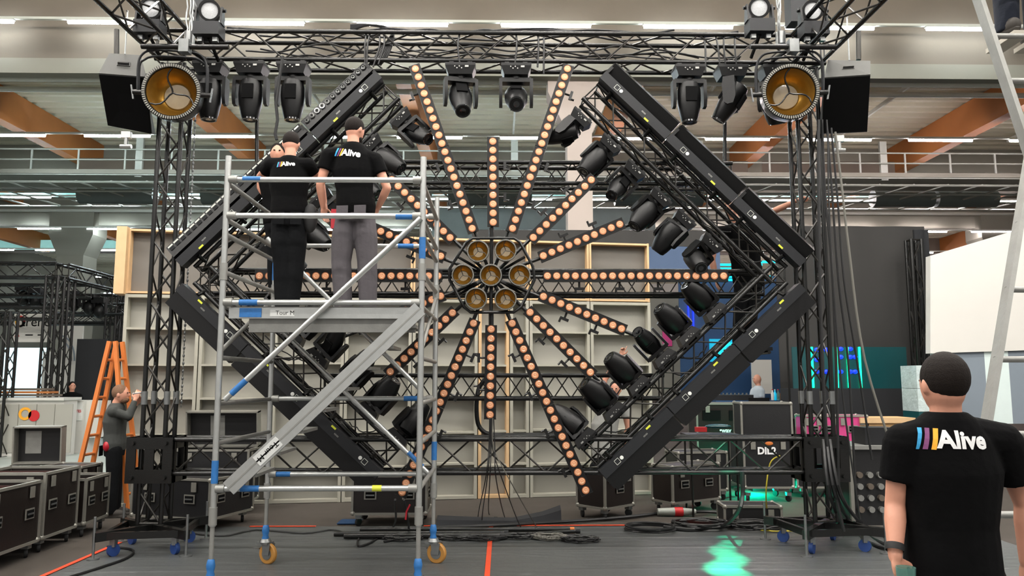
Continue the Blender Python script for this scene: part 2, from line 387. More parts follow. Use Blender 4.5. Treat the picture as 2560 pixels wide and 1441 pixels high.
#@@RIG
# ------------------------------------------------------------------ trusses
def truss_mesh(p0, p1, upv, W, H, r=.025, rb=.009, pitch=.33, root=None, ends=True):
    p0, p1 = V(p0), V(p1); d = (p1-p0); L = d.length; d.normalize(); upv = V(upv); upv = (upv-d*upv.dot(d)).normalized(); s = d.cross(upv)
    cs = [(-W/2, -H/2), (W/2, -H/2), (W/2, H/2), (-W/2, H/2)]
    for a, b in cs: MB().tube(p0+s*a+upv*b, p1+s*a+upv*b, r, 10).build('chord', 'black_metal', root)
    m = MB(); n = max(2, round(L/pitch))
    for k in range(4):
        A, B = cs[k], cs[(k+1) % 4]
        for i in range(n):
            q0, q1 = i*L/n, (i+1)*L/n
            a, b = (A, B) if i % 2 == 0 else (B, A)
            m.tube(p0+d*q0+s*a[0]+upv*a[1], p0+d*q1+s*b[0]+upv*b[1], rb, 6)
    if ends:
        for q in (0.01, L-.01):
            for k in range(4):
                A, B = cs[k], cs[(k+1) % 4]; m.tube(p0+d*q+s*A[0]+upv*A[1], p0+d*q+s*B[0]+upv*B[1], rb, 6)
    m.build('bracing', 'brace_metal', root)
def truss(label, p0, p1, upv, W, H, name='truss', **k):
    t = thing(name, label, 'truss', p0); truss_mesh(p0, p1, upv, W, H, root=t, **k); return t
YF = 8.45; YC = 8.57
zb = at(1246, 1140, YF).z
# uprights
TL = at(404, 700, YC); TL = V((at(389, 1000, YF).x, YC, 0)); TR = V((at(2024, 380, YF).x, YC, 0))
ZT = at(1246, 116, 8.4).z; ZTOP = ZT+.165
tl = truss('tall black lattice truss tower on the left side of the rig', TL+Z_*.28, TL+Z_*(ZT-.2), Y_, .24, .24, name='truss_tower', rb=.011)
tr = truss('tall black lattice truss tower on the right side of the rig, beside the hanging cables', TR+Z_*.28, TR+Z_*(ZT-.2), Y_, .24, .24, name='truss_tower', rb=.011)
for T, t, s in ((TL, tl, 'left'), (TR, tr, 'right')):
    # conical coupler joints
    for a in (-.12, .12):
        for b in (-.12, .12):
            MB().tube(T+V((a, b, 1.52)), T+V((a, b, 1.66)), .033, 10).build('coupler', 'steel', t)
    # sleeve block
    k = thing('sleeve_block', 'black steel sleeve block round the %s truss tower, holding the bottom truss' % s, 'truss block', T+Z_*.66)
    za, zc = at(1246, 1205, YF).z, at(1246, 1092, YF).z
    for yy in (-.2, .2):
        f = MB()
        f.box(T+V((-.19, yy, (za+zc)/2)), (.1, .02, zc-za)); f.box(T+V((.19, yy, (za+zc)/2)), (.1, .02, zc-za)); f.box(T+V((0, yy, (za+zc)/2)), (.1, .02, zc-za))
        f.box(T+V((0, yy, zc-.06)), (.47, .024, .12)); f.box(T+V((0, yy, za+.07)), (.47, .024, .14)); f.build('plate', 'black_metal', k)
    for xx in (-.23, .23):
        f = MB(); f.box(T+V((xx, 0, zc-.06)), (.02, .4, .12)); f.box(T+V((xx, 0, za+.07)), (.02, .4, .14)); f.box(T+V((xx, -.14, (za+zc)/2)), (.02, .09, zc-za)); f.box(T+V((xx, .14, (za+zc)/2)), (.02, .09, zc-za))
        f.build('side_plate', 'black_metal', k)
    f = MB()
    for xx in (-.17, .17):
        for zz in (za+.06, zc-.06): f.tube(T+V((xx, -.215, zz)), T+V((xx, -.245, zz)), .022, 8)
    f.build('bolts', 'black_metal', k)
    # base frame with outriggers
    b = thing('tower_base', 'black steel outrigger base with castors under the %s truss tower' % s, 'base', T)
    for ang in (45, 135, 225, 315):
        dd = V((math.cos(math.radians(ang+8)), math.sin(math.radians(ang+8)), 0))
        MB().box(T+dd*.31+Z_*.22, (.62, .07, .09), (dd, V((-dd.y, dd.x, 0)), Z_)).build('outrigger', 'black_metal', b)
        e = T+dd*.62
        j = MB().tube(e+Z_*.02, e+Z_*.42, .014, 8).build('screw_jack', 'steel', b)
        MB().tube(e+Z_*.0, e+Z_*.02, .06, 12).build('foot_plate', 'steel', j)
        c = T+dd*.42; x, y2, _ = basis(dd)
        w_ = MB().lathe([(.02, -.02), (.062, -.02), (.066, 0), (.062, .02), (.02, .02)], c+Z_*.066, V((-dd.y, dd.x, 0)), 16).build('castor', 'caster_blue', b)
        MB().box(c+Z_*.15, (.05, .07, .1)).build('castor_fork', 'steel', w_)
    sq = MB(); 
    R = [T+V((math.cos(math.radians(a+8)), math.sin(math.radians(a+8)), 0))*.52+Z_*.22 for a in (45, 135, 225, 315)]
    for i in range(4):
        p, q = R[i], R[(i+1) % 4]; dd = (q-p).normalized(); sq.box((p+q)/2, ((q-p).length, .04, .07), (dd, V((-dd.y, dd.x, 0)), Z_))
    sq.build('ring_frame', 'black_metal', b)
# top and bottom trusses
H1 = .33
truss('long black box truss across the top of the rig carrying the hanging lights', V((at(385, 150, 8.4).x, YC, ZT)), V((at(2065, 150, 8.4).x, YC, ZT)), Z_, .31, H1, name='top_truss', rb=.011, pitch=.36)
truss('long black box truss across the bottom of the rig near the floor', V((TL.x+.24, YC, zb)), V((TR.x-.24, YC, zb)), Z_, .31, .35, name='bottom_truss', rb=.011, pitch=.4)
YM = 8.84
for lbl, x0, x1, y0, y1 in (('black truss behind the upper part of the wheel', 955, 1830, 406, 458), ('black truss behind the middle of the wheel', 500, 1905, 677, 735), ('black truss behind the lower part of the wheel', 800, 1660, 939, 997)):
    a, b = at(x0, y0, YM-.12), at(x1, y0, YM-.12); z0, z1 = at(1246, y0, YM-.12).z, at(1246, y1, YM-.12).z
    truss(lbl, V((a.x, YM, (z0+z1)/2)), V((b.x, YM, (z0+z1)/2)), Z_, .24, z0-z1, name='middle_truss', rb=.008, pitch=.17)
# side trusses coming toward the camera overhead, and their short uprights
for s, T in (('left', TL), ('right', TR)):
    truss('black overhead truss running toward the viewer above the %s tower' % s, V((T.x, YC-.17, ZT)), V((T.x*1.0, 4.9, ZT)), Z_, .31, H1, name='side_truss', rb=.011, pitch=.36)
# diamond arm trusses
XC = 1227
def mir(p, mx, my):
    x, y = p
    return (2*XC-x if mx else x, 2*690.5-y if my else y)
ARMS = []
for mx in (0, 1):
    for my in (0, 1):
        nm = '%s %s' % ('lower' if my else 'upper', 'left' if mx else 'right')
        e = mir((1472, 237), mx, my); a = mir((1938, 691), mx, 0)
        p0, p1 = at(*e, YC), at(*a, YC)
        truss('black truss forming the %s arm of the big diamond' % nm, p0, p1, Y_, .24, .24, name='arm_truss', rb=.009, pitch=.24)
        u = (p1-p0).normalized(); ctr = at(XC, 690, YC); n = V((u.z, 0, -u.x))
        if n.dot((p0+p1)/2-ctr) < 0: n = -n    # outward
        ARMS.append((nm, mx, my, p0, p1, u, n))
#@@BARS
# ------------------------------------------------------------------ strobe battens on the outer edge of the arms
for nm, mx, my, p0, p1, u, n in ARMS:
    o0 = at(*mir((1516, 180), mx, my), 8.36); o1 = at(*mir((2014, 650), mx, my), 8.36)
    d = (o1-o0); L = d.length/3; u2 = d.normalized(); n2 = V((u2.z, 0, -u2.x)); n2 = n2 if n2.dot(n) > 0 else -n2
    W = V((0, -1, 0))
    for k in range(3):
        c = o0+u2*L*(k+.5)
        t = thing('strobe_batten', 'black strobe batten on the %s arm of the diamond, %s from the tip' % (nm, ORD[k]), 'stage light', c, 'strobe battens round the diamond')
        cb = c-n2*.075
        MB().box(cb, (L-.012, .105, .15), (u2, n2, W)).build('body', 'plastic_grey', t)
        tilt = math.radians({(0, 0): 30, (1, 0): -20}.get((mx, my), 30))
        hn = (n2*math.cos(tilt)+W*math.sin(tilt)); hw = hn.cross(u2)
        ch = c+n2*.065
        if my: hn, hw = n2, W
        hb = MB().box(ch, (L-.03, .165, .11), (u2, hn, hw)).build('head', 'plastic', t)
        # end caps and joint collar
        MB().box(c-u2*(L/2-.02)+n2*.0, (.035, .22, .13), (u2, n2, W)).build('hinge', 'plastic', t)
        if not my:
            face = ch+(W*.055 if mx else hn*.078)
            fX = n2 if mx else hw
            ncell = 12
            for q in range(ncell):
                cc = (ch+W*.052+n2*.045 if mx else ch+hn*.076)+u2*(L-.06)*((q+.5)/ncell-.5)
                axn = W if mx else hn
                if mx and k == 0:
                    ce = MB().lathe([(.03, 0), (.03, .012), (.024, .012), (.022, .004), (.001, .006)], cc, axn, 14).build('led_cell', 'glass_dark', t)
                    MB().lathe([(.017, .008), (.019, .013), (.016, .013)], cc, axn, 12, False).build('led_ring', 'alu_dull', ce)
                else:
                    ce = MB().box(cc, (.055, .05, .012), (u2, axn.cross(u2), axn)).build('led_cell', 'glass_dark', t)
                    if mx: MB().box(cc+axn*.006+n2*.018, (.06, .016, .01), (u2, axn.cross(u2), axn)).build('cell_frame', 'pipe_white', ce)
        # display, badge and sticker on the front of the body
        MB().lathe([(.02, 0), (.02, .006), (.001, .008)], cb+W*.075-u2*.22, W, 16).build('badge', 'white_dot', t)
        s_ = MB(); q = cb+W*.077-u2*.28
        for a in (-1, 1): s_.box(q+u2*.026*a, (.004, .056, .004), (u2, n2, W)); s_.box(q+n2*.026*a, (.056, .004, .004), (u2, n2, W))
        s_.build('display', 'pipe_white', t)
        MB().box(cb+W*.077+u2*.2-n2*.04, (.06, .02, .004), (u2, n2, W)).build('sticker', 'yellow', t)
        q = MB()
        for z in range(5): q.box(cb+W*.077+u2*(.1+.012*z), (.007, .014+.004*(z % 2), .003), (u2, n2, W))
        q.build('marking', 'alu_dull', t)
        for a in (-.3, .3):
            MB().tube(c-n2*.13+u2*a+Y_*.0, c-n2*.2+u2*a+Y_*.09, .022, 8).build('clamp', 'black_metal', t)
# ------------------------------------------------------------------ moving heads
def moving_head(tiltdeg, pandeg, body=1.0):
    t = thing('moving_head', '', 'stage light', (0, 0, 0)); t['label'] = 'x'
    b = MB(); b.hexa([V((-.13, -.1, -.13)), V((.13, -.1, -.13)), V((.13, .1, -.13)), V((-.13, .1, -.13)), V((-.165, -.12, -.03)), V((.165, -.12, -.03)), V((.165, .12, -.03)), V((-.165, .12, -.03))])
    b.box((0, 0, -.02), (.33, .24, .03)); bo = b.build('base', 'plastic', t)
    q = MB()
    for i in range(4): q.box((-.06+.025*i, -.121, -.05-.02*(i % 2)), (.012, .004, .012))
    q.box((.07, -.121, -.05), (.04, .004, .02)); q.build('buttons', 'alu_dull', bo)
    for s in (-1, 1):
        MB().box((s*.1, 0, .015), (.05, .06, .05)).build('clamp', 'black_metal', t)
        MB().box((s*.1, -.04, .0), (.03, .012, .012)).build('wing_nut', 'steel', t)
    R = M3.Rotation(math.radians(pandeg), 3, 'Z')
    y = MB()
    y.lathe([(.07, -.13), (.07, -.16)], (0, 0, 0), Z_, 16)
    y.box(R@V((0, 0, -.175)), (.33, .12, .05), (R@X_, R@Y_, Z_))
    for s in (-1, 1):
        poly = [(-.06, -.16), (.06, -.16), (.075, -.26), (.06, -.44), (.02, -.47), (-.04, -.46), (-.07, -.38), (-.065, -.26)]
        y.prism([R@V((s*.15, a, c)) for a, c in poly], R@V((s*.035, 0, 0)))
    y.build('yoke', 'plastic', t)
    T = R@M3.Rotation(math.radians(tiltdeg), 3, 'X'); c = V((0, 0, -.36))
    dn, sx, sy = T@V((0, 0, -1)), T@X_, T@Y_
    prof = [(.06, -.19), (.105, -.17), (.125, -.1), (.128, 0), (.12, .1), (.1, .2), (.085, .255), (.08, .265)]
    n = 12; Rg = []
    for r, z in prof:
        Rg.append([c+dn*z+(sx*math.cos(2*math.pi*(k+.5)/n)*r*1.02+sy*math.sin(2*math.pi*(k+.5)/n)*r*.92)*body for k in range(n)])
    h = MB().rings(Rg).build('head', 'plastic', t)
    MB().lathe([(.083, .255), (.083, .272), (.07, .272), (.066, .262), (.001, .268)], c, dn, 24).build('lens', 'glass_dark', h)
    f = MB()
    for s in (-1, 1): MB().box(c+sy*s*.115+dn*-.02, (.12, .02, .16), (sx, sy, dn)).build('vent', 'grille', h)
    return t
PROTO = [moving_head(0, 0), moving_head(-55, 0), moving_head(-38, 12, 1.0), moving_head(35, 65), moving_head(-20, 20, 1.25), moving_head(20, -30, 1.2), moving_head(-70, 30, 1.2)]
USED = set()
def place_head(v, mtx, label, group):
    P = PROTO[v]
    if v not in USED:
        USED.add(v); P.matrix_basis = mtx; P['label'] = label; P['group'] = group
    else: dup(P, mtx, label, group)
GH = 'moving heads hanging from the top truss'
zl = ZT-H1/2-.03
def hx(px): return at(px, 165, 8.42).x
TOPH = [(528, 0, 'first'), (630, 0, 'second'), (735, 0, 'third'), (1152, 2, 'a'), (1290, 1, 'b'), (1720, 0, 'c'), (1826, 3, 'd'), (1935, 5, 'e')]
desc = ['pointing down, partly behind the left big round lamp', 'pointing down, middle one of the three on the top truss left', 'pointing down, right one of the three on the top truss left',
        'tilted sideways, left one of the pair at the top truss centre', 'with lens toward the viewer, right one of the top centre pair', 'pointing down from the top truss above the right diamond arm',
        'turned sideways beside the right big round lamp', 'almost hidden behind the right big round lamp']
for (px, v, _), ds in zip(TOPH, desc):
    place_head(v, M3.Translation(V((hx(px), 8.42, zl-.03)))@M3.Scale(1.02, 4), 'black moving head '+ds, GH)
HP = [(1458, 292), (1531, 357), (1592, 422), (1656, 490), (1716, 545), (1783, 604)]
seq = {(0, 0): [3, 4, 2, 4, 5, 6], (0, 1): [5, 4, 4, 2, 4, 4], (1, 0): [2, 4, 4, 2, 4, 5], (1, 1): [5, 4, 4, 2, 4, 6]}
for nm, mx, my, p0, p1, u, n in ARMS:
    inn = -n
    for i, p in enumerate(HP):
        q = mir(p, mx, my); q = at(q[0]+(-11 if mx else 11)*my, q[1]+14*my, YF-.03)
        zz = -inn; xx = (u-zz*u.dot(zz)).normalized()
        if xx.x < 0: xx = -xx
        yy = zz.cross(xx)
        if yy.y < 0: xx = -xx; yy = -yy
        m = M3((xx, yy, zz)).transposed().to_4x4()
        place_head(seq[(mx, my)][i], M3.Translation(q)@m@M3.Scale(.8, 4), 'black moving head inside the %s arm of the diamond, %s from the tip' % (nm, ORD[i]), 'moving heads on the diamond')
#@@WHEEL
# ------------------------------------------------------------------ beam projectors
def projector(small=True, tubes=False):
    t = thing('beam_projector', 'x', 'stage light')
    fr = V((0, -1, 0))
    MB().lathe([(.6, -1.0), (.85, -.95), (.98, -.5), (1.0, 0), (.97, .02), (.86, .02), (.85, -.04), (.85, -.5), (.55, -.93)], (0, 0, 0), fr, 40, False).build('housing', 'black_metal', t)
    b = MB(); N = 76
    for k in range(N):
        a = 2*math.pi*k/N; r = V((math.cos(a), 0, math.sin(a))); tn = V((-math.sin(a), 0, math.cos(a)))
        b.box(r*.925+fr*.035, (.1, .042, .03), (r, tn, fr))
    b.build('ring_ticks', 'rim', t)
    MB().lathe([(.84, -.03), (.82, -.3), (.7, -.62), (.45, -.82), (.3, -.86)], (0, 0, 0), fr, 36, False).build('reflector', 'gold', t)
    MB().lathe([(.46, -.8), (.44, -.74), (.001, -.7)], (0, 0, 0), fr, 28).build('bulb_disc', 'bulb', t)
    s = MB()
    for k in range(3):
        a = math.radians(90+120*k); P = []
        for q in range(7):
            rr = .85*q/6; aa = a+.35*math.sin(math.pi*q/6)*(1 if q else 0)
            P.append(V((rr*math.cos(aa), .08+.12*(1-q/6), rr*math.sin(aa))))
        s.path(P, .032, 6)
    s.build('spider', 'black_metal', t)
    return t
pr = projector()
def pm(p, s, rz=0, rx=0): return M3.Translation(p)@M3.Rotation(rz, 4, 'Z')@M3.Rotation(rx, 4, 'X')@M3.Scale(s, 4)
YW = 8.3
WHEEL_POS = [((1227, 688), 'centre lamp'), ((1299, 688), 'right lamp'), ((1157, 688), 'left lamp'), ((1195, 628), 'upper left lamp'), ((1264, 626), 'upper right lamp'), ((1190, 747), 'lower left lamp'), ((1264, 748), 'lower right lamp')]
for i, ((x, y), nm) in enumerate(WHEEL_POS):
    p = at(x, y, YW-.1); m = pm(p, .12)
    l = 'small gold round beam lamp, %s of the seven in the wheel hub' % nm
    if i == 0: pr.matrix_basis = m; pr['label'] = l; pr['group'] = 'hub beam lamps'
    else: dup(pr, m, l, 'hub beam lamps')
# large pair with yokes
for s, x, rz in (('left', 428, .12), ('right', 1977, -.12)):
    p = at(x, 229, 7.9); l = 'large round beam lamp with gold reflector hanging at the top %s corner' % s
    big = dup(pr, pm(p, .298, rz, .1), l, 'large corner beam lamps')
    yk = MB()
    for o in (0, .16):
        yk.path(smooth_pts([V((-1.15, .1+o, -.05)), V((-1.15, .1+o, .9)), V((-1.0, .1+o, 1.3-o)), V((-.6, .1+o, 1.45-o)), V((.6, .1+o, 1.45-o)), V((1.0, .1+o, 1.3-o)), V((1.15, .1+o, .9)), V((1.15, .1+o, -.05))], 4), .04, 8)
    OFF[big] = V((0, 0, 0)); yk.build('yoke', 'plastic_grey', big, local=True)
    for q in (-1, 1):
        kb = MB().tube(V((q*.98, .1, -.05)), V((q*1.3, .1, -.05)), .09, 12).build('pivot', 'black_metal', big, local=True)
        MB().box(V((q*1.32, .1, -.05)), (.05, .07, .5), (X_, Y_, V((0.15*q, 0, 1)).normalized())).build('knob', 'steel', kb, local=True)
    # pipe above
    pc = at(x+ (35 if s == 'left' else 5), 117, 7.82)
    g = thing('cross_pipe', 'black steel pipe above the %s large beam lamp' % s, 'pipe', pc)
    MB().tube(pc-X_*.45, pc+X_*.45, .028, 12).build('tube', 'black_metal', g)
    MB().box(pc, (.1, .1, .14)).build('clamp', 'steel', g)
    MB().tube(pc, V((pc.x, 8.4, pc.z+.1)), .025, 8).build('bracket', 'black_metal', g)
    # motor cable / steel bundle going up
    h0 = at((473 if s == 'left' else 1952), 112, 8.1); h1 = h0+Z_*1.1
    hh = thing('hoist_chain', 'bright steel hoist hook and chain bundle above the %s tower' % s, 'chain hoist', h0)
    MB().tube(h0, h0+Z_*.14, .055, 10).build('hook_block', 'steel', hh)
    c = MB()
    for k in range(5): c.path(sag(h0+V((random.uniform(-.03, .03), random.uniform(-.03, .03), .1)), h1+V((random.uniform(-.04, .04), 0, 0)), 0, 12, .018), .009, 5)
    c.build('chain', 'steel', hh)
    if True:
        q = at((505 if s == 'left' else 1990), 20, 8.7); MB().box(q, (.2, .2, .42)).build('hoist_body', 'plastic_grey', hh)
# the four follow blinders on top
for n, (x, y, lb) in enumerate([(378, 22, 'outer one above the left tower'), (525, 27, 'inner one above the left tower'), (1897, 20, 'inner one above the right tower'), (2031, 27, 'outer one above the right tower')]):
    p = at(x, y, 7.95); t = thing('wash_light', 'small round wash light on a square black base, '+lb, 'stage light', p, 'wash lights above the towers')
    fr = V((-.1 if x > 1200 else .1, -1, -.25)).normalized()
    MB().lathe([(.06, -.16), (.1, -.12), (.115, 0), (.115, .03), (.09, .03), (.088, .01)], p, fr, 28, False).build('housing', 'plastic', t)
    MB().lathe([(.09, .0), (.088, .012), (.001, .022)], p, fr, 28).build('lens', 'fresnel', t)
    a, b, _ = basis(fr)
    for s in (-1, 1):
        MB().prism([p+X_*s*.125+V((0, yy, zz)) for yy, zz in ((-.03, .03), (.03, .03), (.06, -.16), (-.06, -.16))], X_*s*.02).build('yoke_arm', 'plastic', t)
        MB().tube(p+X_*s*.11, p+X_*s*.17, .02, 8).build('pivot', 'plastic', t)
    bb = p-Z_*.23
    MB().box(bb, (.27, .2, .14)).build('base', 'plastic_grey', t)
    for s in (-1, 1):
        MB().box(bb+V((s*.08, -.02, -.1)), (.05, .05, .05)).build('clamp', 'steel', t)
    MB().tube(bb-Z_*.07, bb-Z_*.2+Y_*.3, .02, 6).build('bracket', 'black_metal', t)
# ------------------------------------------------------------------ pixel bars of the wheel
def lensbar(u, c, L=1.0):      # one metre bar with ten lenses, along u, centred at c
    pass
bar0 = thing('lens_bar', 'x', 'stage light')
MB().box((0, 0, 0), (.985, .055, .125)).build('body', 'plastic', bar0)
l0 = None
for q in range(10):
    ln = MB().lathe([(.036, -.002), (.036, .003), (.022, .007), (.018, .004), (.001, .006)], (0, 0, 0), V((0, -1, 0)), 18)
    if l0 is None: l0 = ln.build('lens', 'lens', bar0); o = l0
    else: o = l0.copy(); C.objects.link(o); o.parent = bar0
    o.location = V((-.45+.1*q, -.029, 0))
    rg = MB().lathe([(.04, 0), (.04, .006), (.034, .006)], (0, 0, 0), V((0, -1, 0)), 18, False)
    if q == 0: r0 = rg.build('lens_ring', 'lens_ring', o, local=True)
    else: r = r0.copy(); C.objects.link(r); r.parent = o
MB().box((.495, 0, 0), (.01, .06, .127)).build('end_cap', 'black_metal', bar0)
BARS = []
def spoke(a, b, nb, lbl, ext=None):
    A, B = at(*a, YW+.02), at(*b, YW+.02); u = (B-A).normalized(); mid = (A+B)/2
    for k in range(nb):
        c = mid+u*(k-(nb-1)/2)*1.0
        BARS.append((c, u, lbl+(', %s bar' % ('inner' if k == 0 else 'outer') if nb > 1 else '')))
    return A, B
S = [((1185, 585), (1035, 163), 2, 'long spoke rising to the upper left', None), ((1277, 585), (1422, 163), 2, 'long spoke rising to the upper right', None),
     ((1233, 568), (1232, 345), 1, 'spoke pointing straight up', None),
     ((1324, 604), (1486, 443), 1, 'diagonal spoke to the upper right', (1494, 433)), ((1134, 604), (972, 443), 1, 'diagonal spoke to the upper left', (962, 430)),
     ((1350, 644), (1556, 559), 1, 'shallow spoke to the upper right', (1690, 516)), ((1108, 644), (905, 560), 1, 'shallow spoke to the upper left', (765, 516)),
     ((1357, 691), (1818, 691), 2, 'horizontal spoke to the right', None), ((1104, 691), (642, 691), 2, 'horizontal spoke to the left', None),
     ((1348, 738), (1563, 827), 1, 'shallow spoke to the lower right', (1620, 850)), ((1110, 738), (897, 824), 1, 'shallow spoke to the lower left', (760, 880)),
     ((1318, 775), (1482, 938), 1, 'diagonal spoke to the lower right', (1500, 955)), ((1140, 775), (968, 938), 1, 'diagonal spoke to the lower left', (950, 955)),
     ((1274, 795), (1470, 1240), 2, 'long spoke falling to the lower right', None), ((1190, 795), (1000, 1245), 2, 'long spoke falling to the lower left', None),
     ((1228, 815), (1225, 1046), 1, 'spoke pointing straight down', None)]
ctr = at(1228, 690, YW)
hub = thing('wheel_frame', 'black tube frame of the wheel: hexagonal hub ring and the rods behind the lens bars', 'frame', ctr)
P = [at(x, y, YW-.05) for x, y in ((1182, 596), (1285, 596), (1300, 606), (1333, 668), (1336, 700), (1303, 768), (1284, 781), (1176, 781), (1160, 768), (1124, 700), (1124, 672), (1166, 606))]
MB().path(P, .017, 8, True).build('hub_ring', 'black_metal', hub)
for a, b, nb, l, e in S:
    A, B = spoke(a, b, nb, l); u = (B-A).normalized()
    E = at(*e, YW+.1) if e else B
    rod = MB().tube(ctr+Y_*.09+u*.1, E+Y_*.07, .02, 8).build('rod', 'black_metal', hub)
    n = V((u.z, 0, -u.x))
    L = (B-A).length
    for q in ([.35, .7] if nb == 1 else [.2, .42, .63, .85]):
        sd = 1 if n.z < 0 or abs(n.z) < .1 else -1
        if nb == 1 and b[1] < 600: sd = -sd if n.z < 0 else sd
        c = A.lerp(B, q)+Y_*.07; e2 = c+n*sd*.13
        k = MB().tube(c, e2, .012, 6); k.box(e2, (.1, .03, .03), (u, Y_, n)); k.tube(e2-u*.04, e2-u*.04+n*sd*.05, .012, 6); k.build('clamp', 'black_metal', hub)
MB().tube(ctr+V((0, .05, .42)), ctr+V((0, .05, .53)), .028, 8).build('hub_stem', 'black_metal', hub)
MB().tube(ctr+V((0, .05, -.4)), ctr+V((0, .05, -.54)), .028, 8).build('hub_stem', 'black_metal', hub)
MB().lathe([(.12, -.02), (.12, .06)], ctr+Y_*.05, Y_, 20).build('hub_plate', 'black_metal', hub)
for k in range(6):
    a = math.radians(60*k+30); e = ctr+V((math.cos(a), 0, math.sin(a)))*.42
    MB().tube(ctr+Y_*.04, e+Y_*.02, .016, 6).build('hub_arm', 'black_metal', hub)
for i, (c, u, l) in enumerate(BARS):
    zz = V((-u.z, 0, u.x)); u = V((u.x, u.y, u.z)); yy = zz.cross(u)
    if yy.y < 0: u = -u; zz = V((-u.z, 0, u.x)); yy = zz.cross(u)
    u.y = 0; u.normalize(); zz = V((-u.z, 0, u.x)); yy = zz.cross(u)
    m = M3.Translation(c)@M3((u, yy, zz)).transposed().to_4x4(); lb = 'ten lens bar on the '+l
    if i == 0: bar0.matrix_basis = m; bar0['label'] = lb; bar0['group'] = 'lens bars of the wheel'
    else: dup(bar0, m, lb, 'lens bars of the wheel')
#@@SPEAKERS
def speaker(lbl, ft, rt_, bl, w_in, mirror):
    # ft: front grille corners px (tl, tr, br, bl); rt_: rear edge of the tilted end panel
    t = thing('loudspeaker', lbl, 'speaker', at(*ft[0], 8.0))
    Y0, Y1 = 7.95, 8.02
    A = [at(ft[3][0], ft[3][1], 8.35), at(ft[2][0], ft[2][1], 8.35), at(ft[1][0], ft[1][1], Y0), at(ft[0][0], ft[0][1], Y0)]  # bottom farther: grille faces down
    n = (A[1]-A[0]).cross(A[3]-A[0]).normalized(); n = -n if n.y > 0 else n
    back = V((0, .12, .12))
    e0, e1 = at(rt_[0][0], rt_[0][1], 8.22), at(rt_[1][0], rt_[1][1], 8.22)
    bx0, bx1 = A[0]+V((.06, .22, .06)), A[1]+V((-.06, .22, .06))
    m = MB(); vs = [A[0], A[1], A[2], A[3], bx0, bx1, e1, e0]
    c = sum(vs, V((0, 0, 0)))/8
    m.add(vs, [(0, 1, 2, 3), (4, 7, 6, 5), (0, 4, 5, 1), (1, 5, 6, 2), (2, 6, 7, 3), (3, 7, 4, 0)]); m.build('cabinet', 'speaker_shell', t, smooth=False)
    g = [p+n*.004+(sum(A, V((0, 0, 0)))/4-p)*.03 for p in A]; MB().prism(g, n*.012).build('grille', 'grille', t, smooth=False)
    # handle recess on the end panel
    q = (A[2]+A[3]+e0+e1)/4; ux = (A[2]-A[3]).normalized(); uy = ((e0+e1)/2-(A[2]+A[3])/2).normalized(); un = ux.cross(uy); un = -un if un.y > 0 else un
    MB().box(q+un*.004, (.14, .085, .012), (ux, uy, un)).build('handle_frame', 'speaker_shell', t)
    h = MB().box(q+un*.009, (.12, .065, .012), (ux, uy, un)).build('handle_recess', 'grille', t)
    MB().box(q+un*.02, (.12, .014, .014), (ux, uy, un)).build('handle_grip', 'speaker_shell', h)
    top = (e0+e1)/2
    MB().path([top, top+Z_*.12, top+Z_*.5+X_*(.0), V((top.x, 8.2, ZTOP+.12))], .009, 6).build('chain', 'steel', t)
    b = A[0]*.6+A[1]*.4-Z_*.02+Y_*.03
    s_ = MB().box(b-Z_*.04, (.1, .05, .07)); s_.tube(b-Z_*.07, b-Z_*.17, .022, 8); s_.tube(b-Z_*.17-X_*.06, b-Z_*.17+X_*.06, .025, 8); s_.build('bottom_clamp', 'alu', t)
speaker('black wedge loudspeaker hanging beside the left tower', [(247, 183), (366, 192), (380, 335), (270, 314)], [(273, 133), (352, 138)], 0, 0, 0)
speaker('black wedge loudspeaker hanging beside the right tower', [(2060, 194), (2176, 186), (2168, 330), (2054, 334)], [(2070, 150), (2176, 152)], 0, 0, 0)
for lbl, x, y0, y1 in (('left', 292, 74, 132), ('right', 2146, 78, 146)):
    a = at(x, y0, 8.6); b = at(x, y1, 8.6)
    single('drop_pipe', MB().tube(a, b-Z_*.02, .028, 10), 'brace_metal', 'short upright pipe behind the %s hanging loudspeaker' % lbl, 'pipe')
for lbl, x, y0, y1 in (('left', 642, 285, 405), ('right', 1812, 265, 430)):
    single('drop_pipe', MB().tube(at(x, y0-100, 8.75), at(x, y1, 8.75), .022, 10), 'black_metal', 'thin black pipe hanging behind the moving heads at the %s' % lbl, 'pipe')
# lifting strap
P = [at(x, y, 8.2) for x, y in ((707, 140), (698, 200), (690, 260), (694, 300), (688, 335), (692, 350))]
single('lifting_strap', MB().path(P, .017, 6), 'rubber', 'black lifting strap hanging from the top truss above the left worker', 'strap')
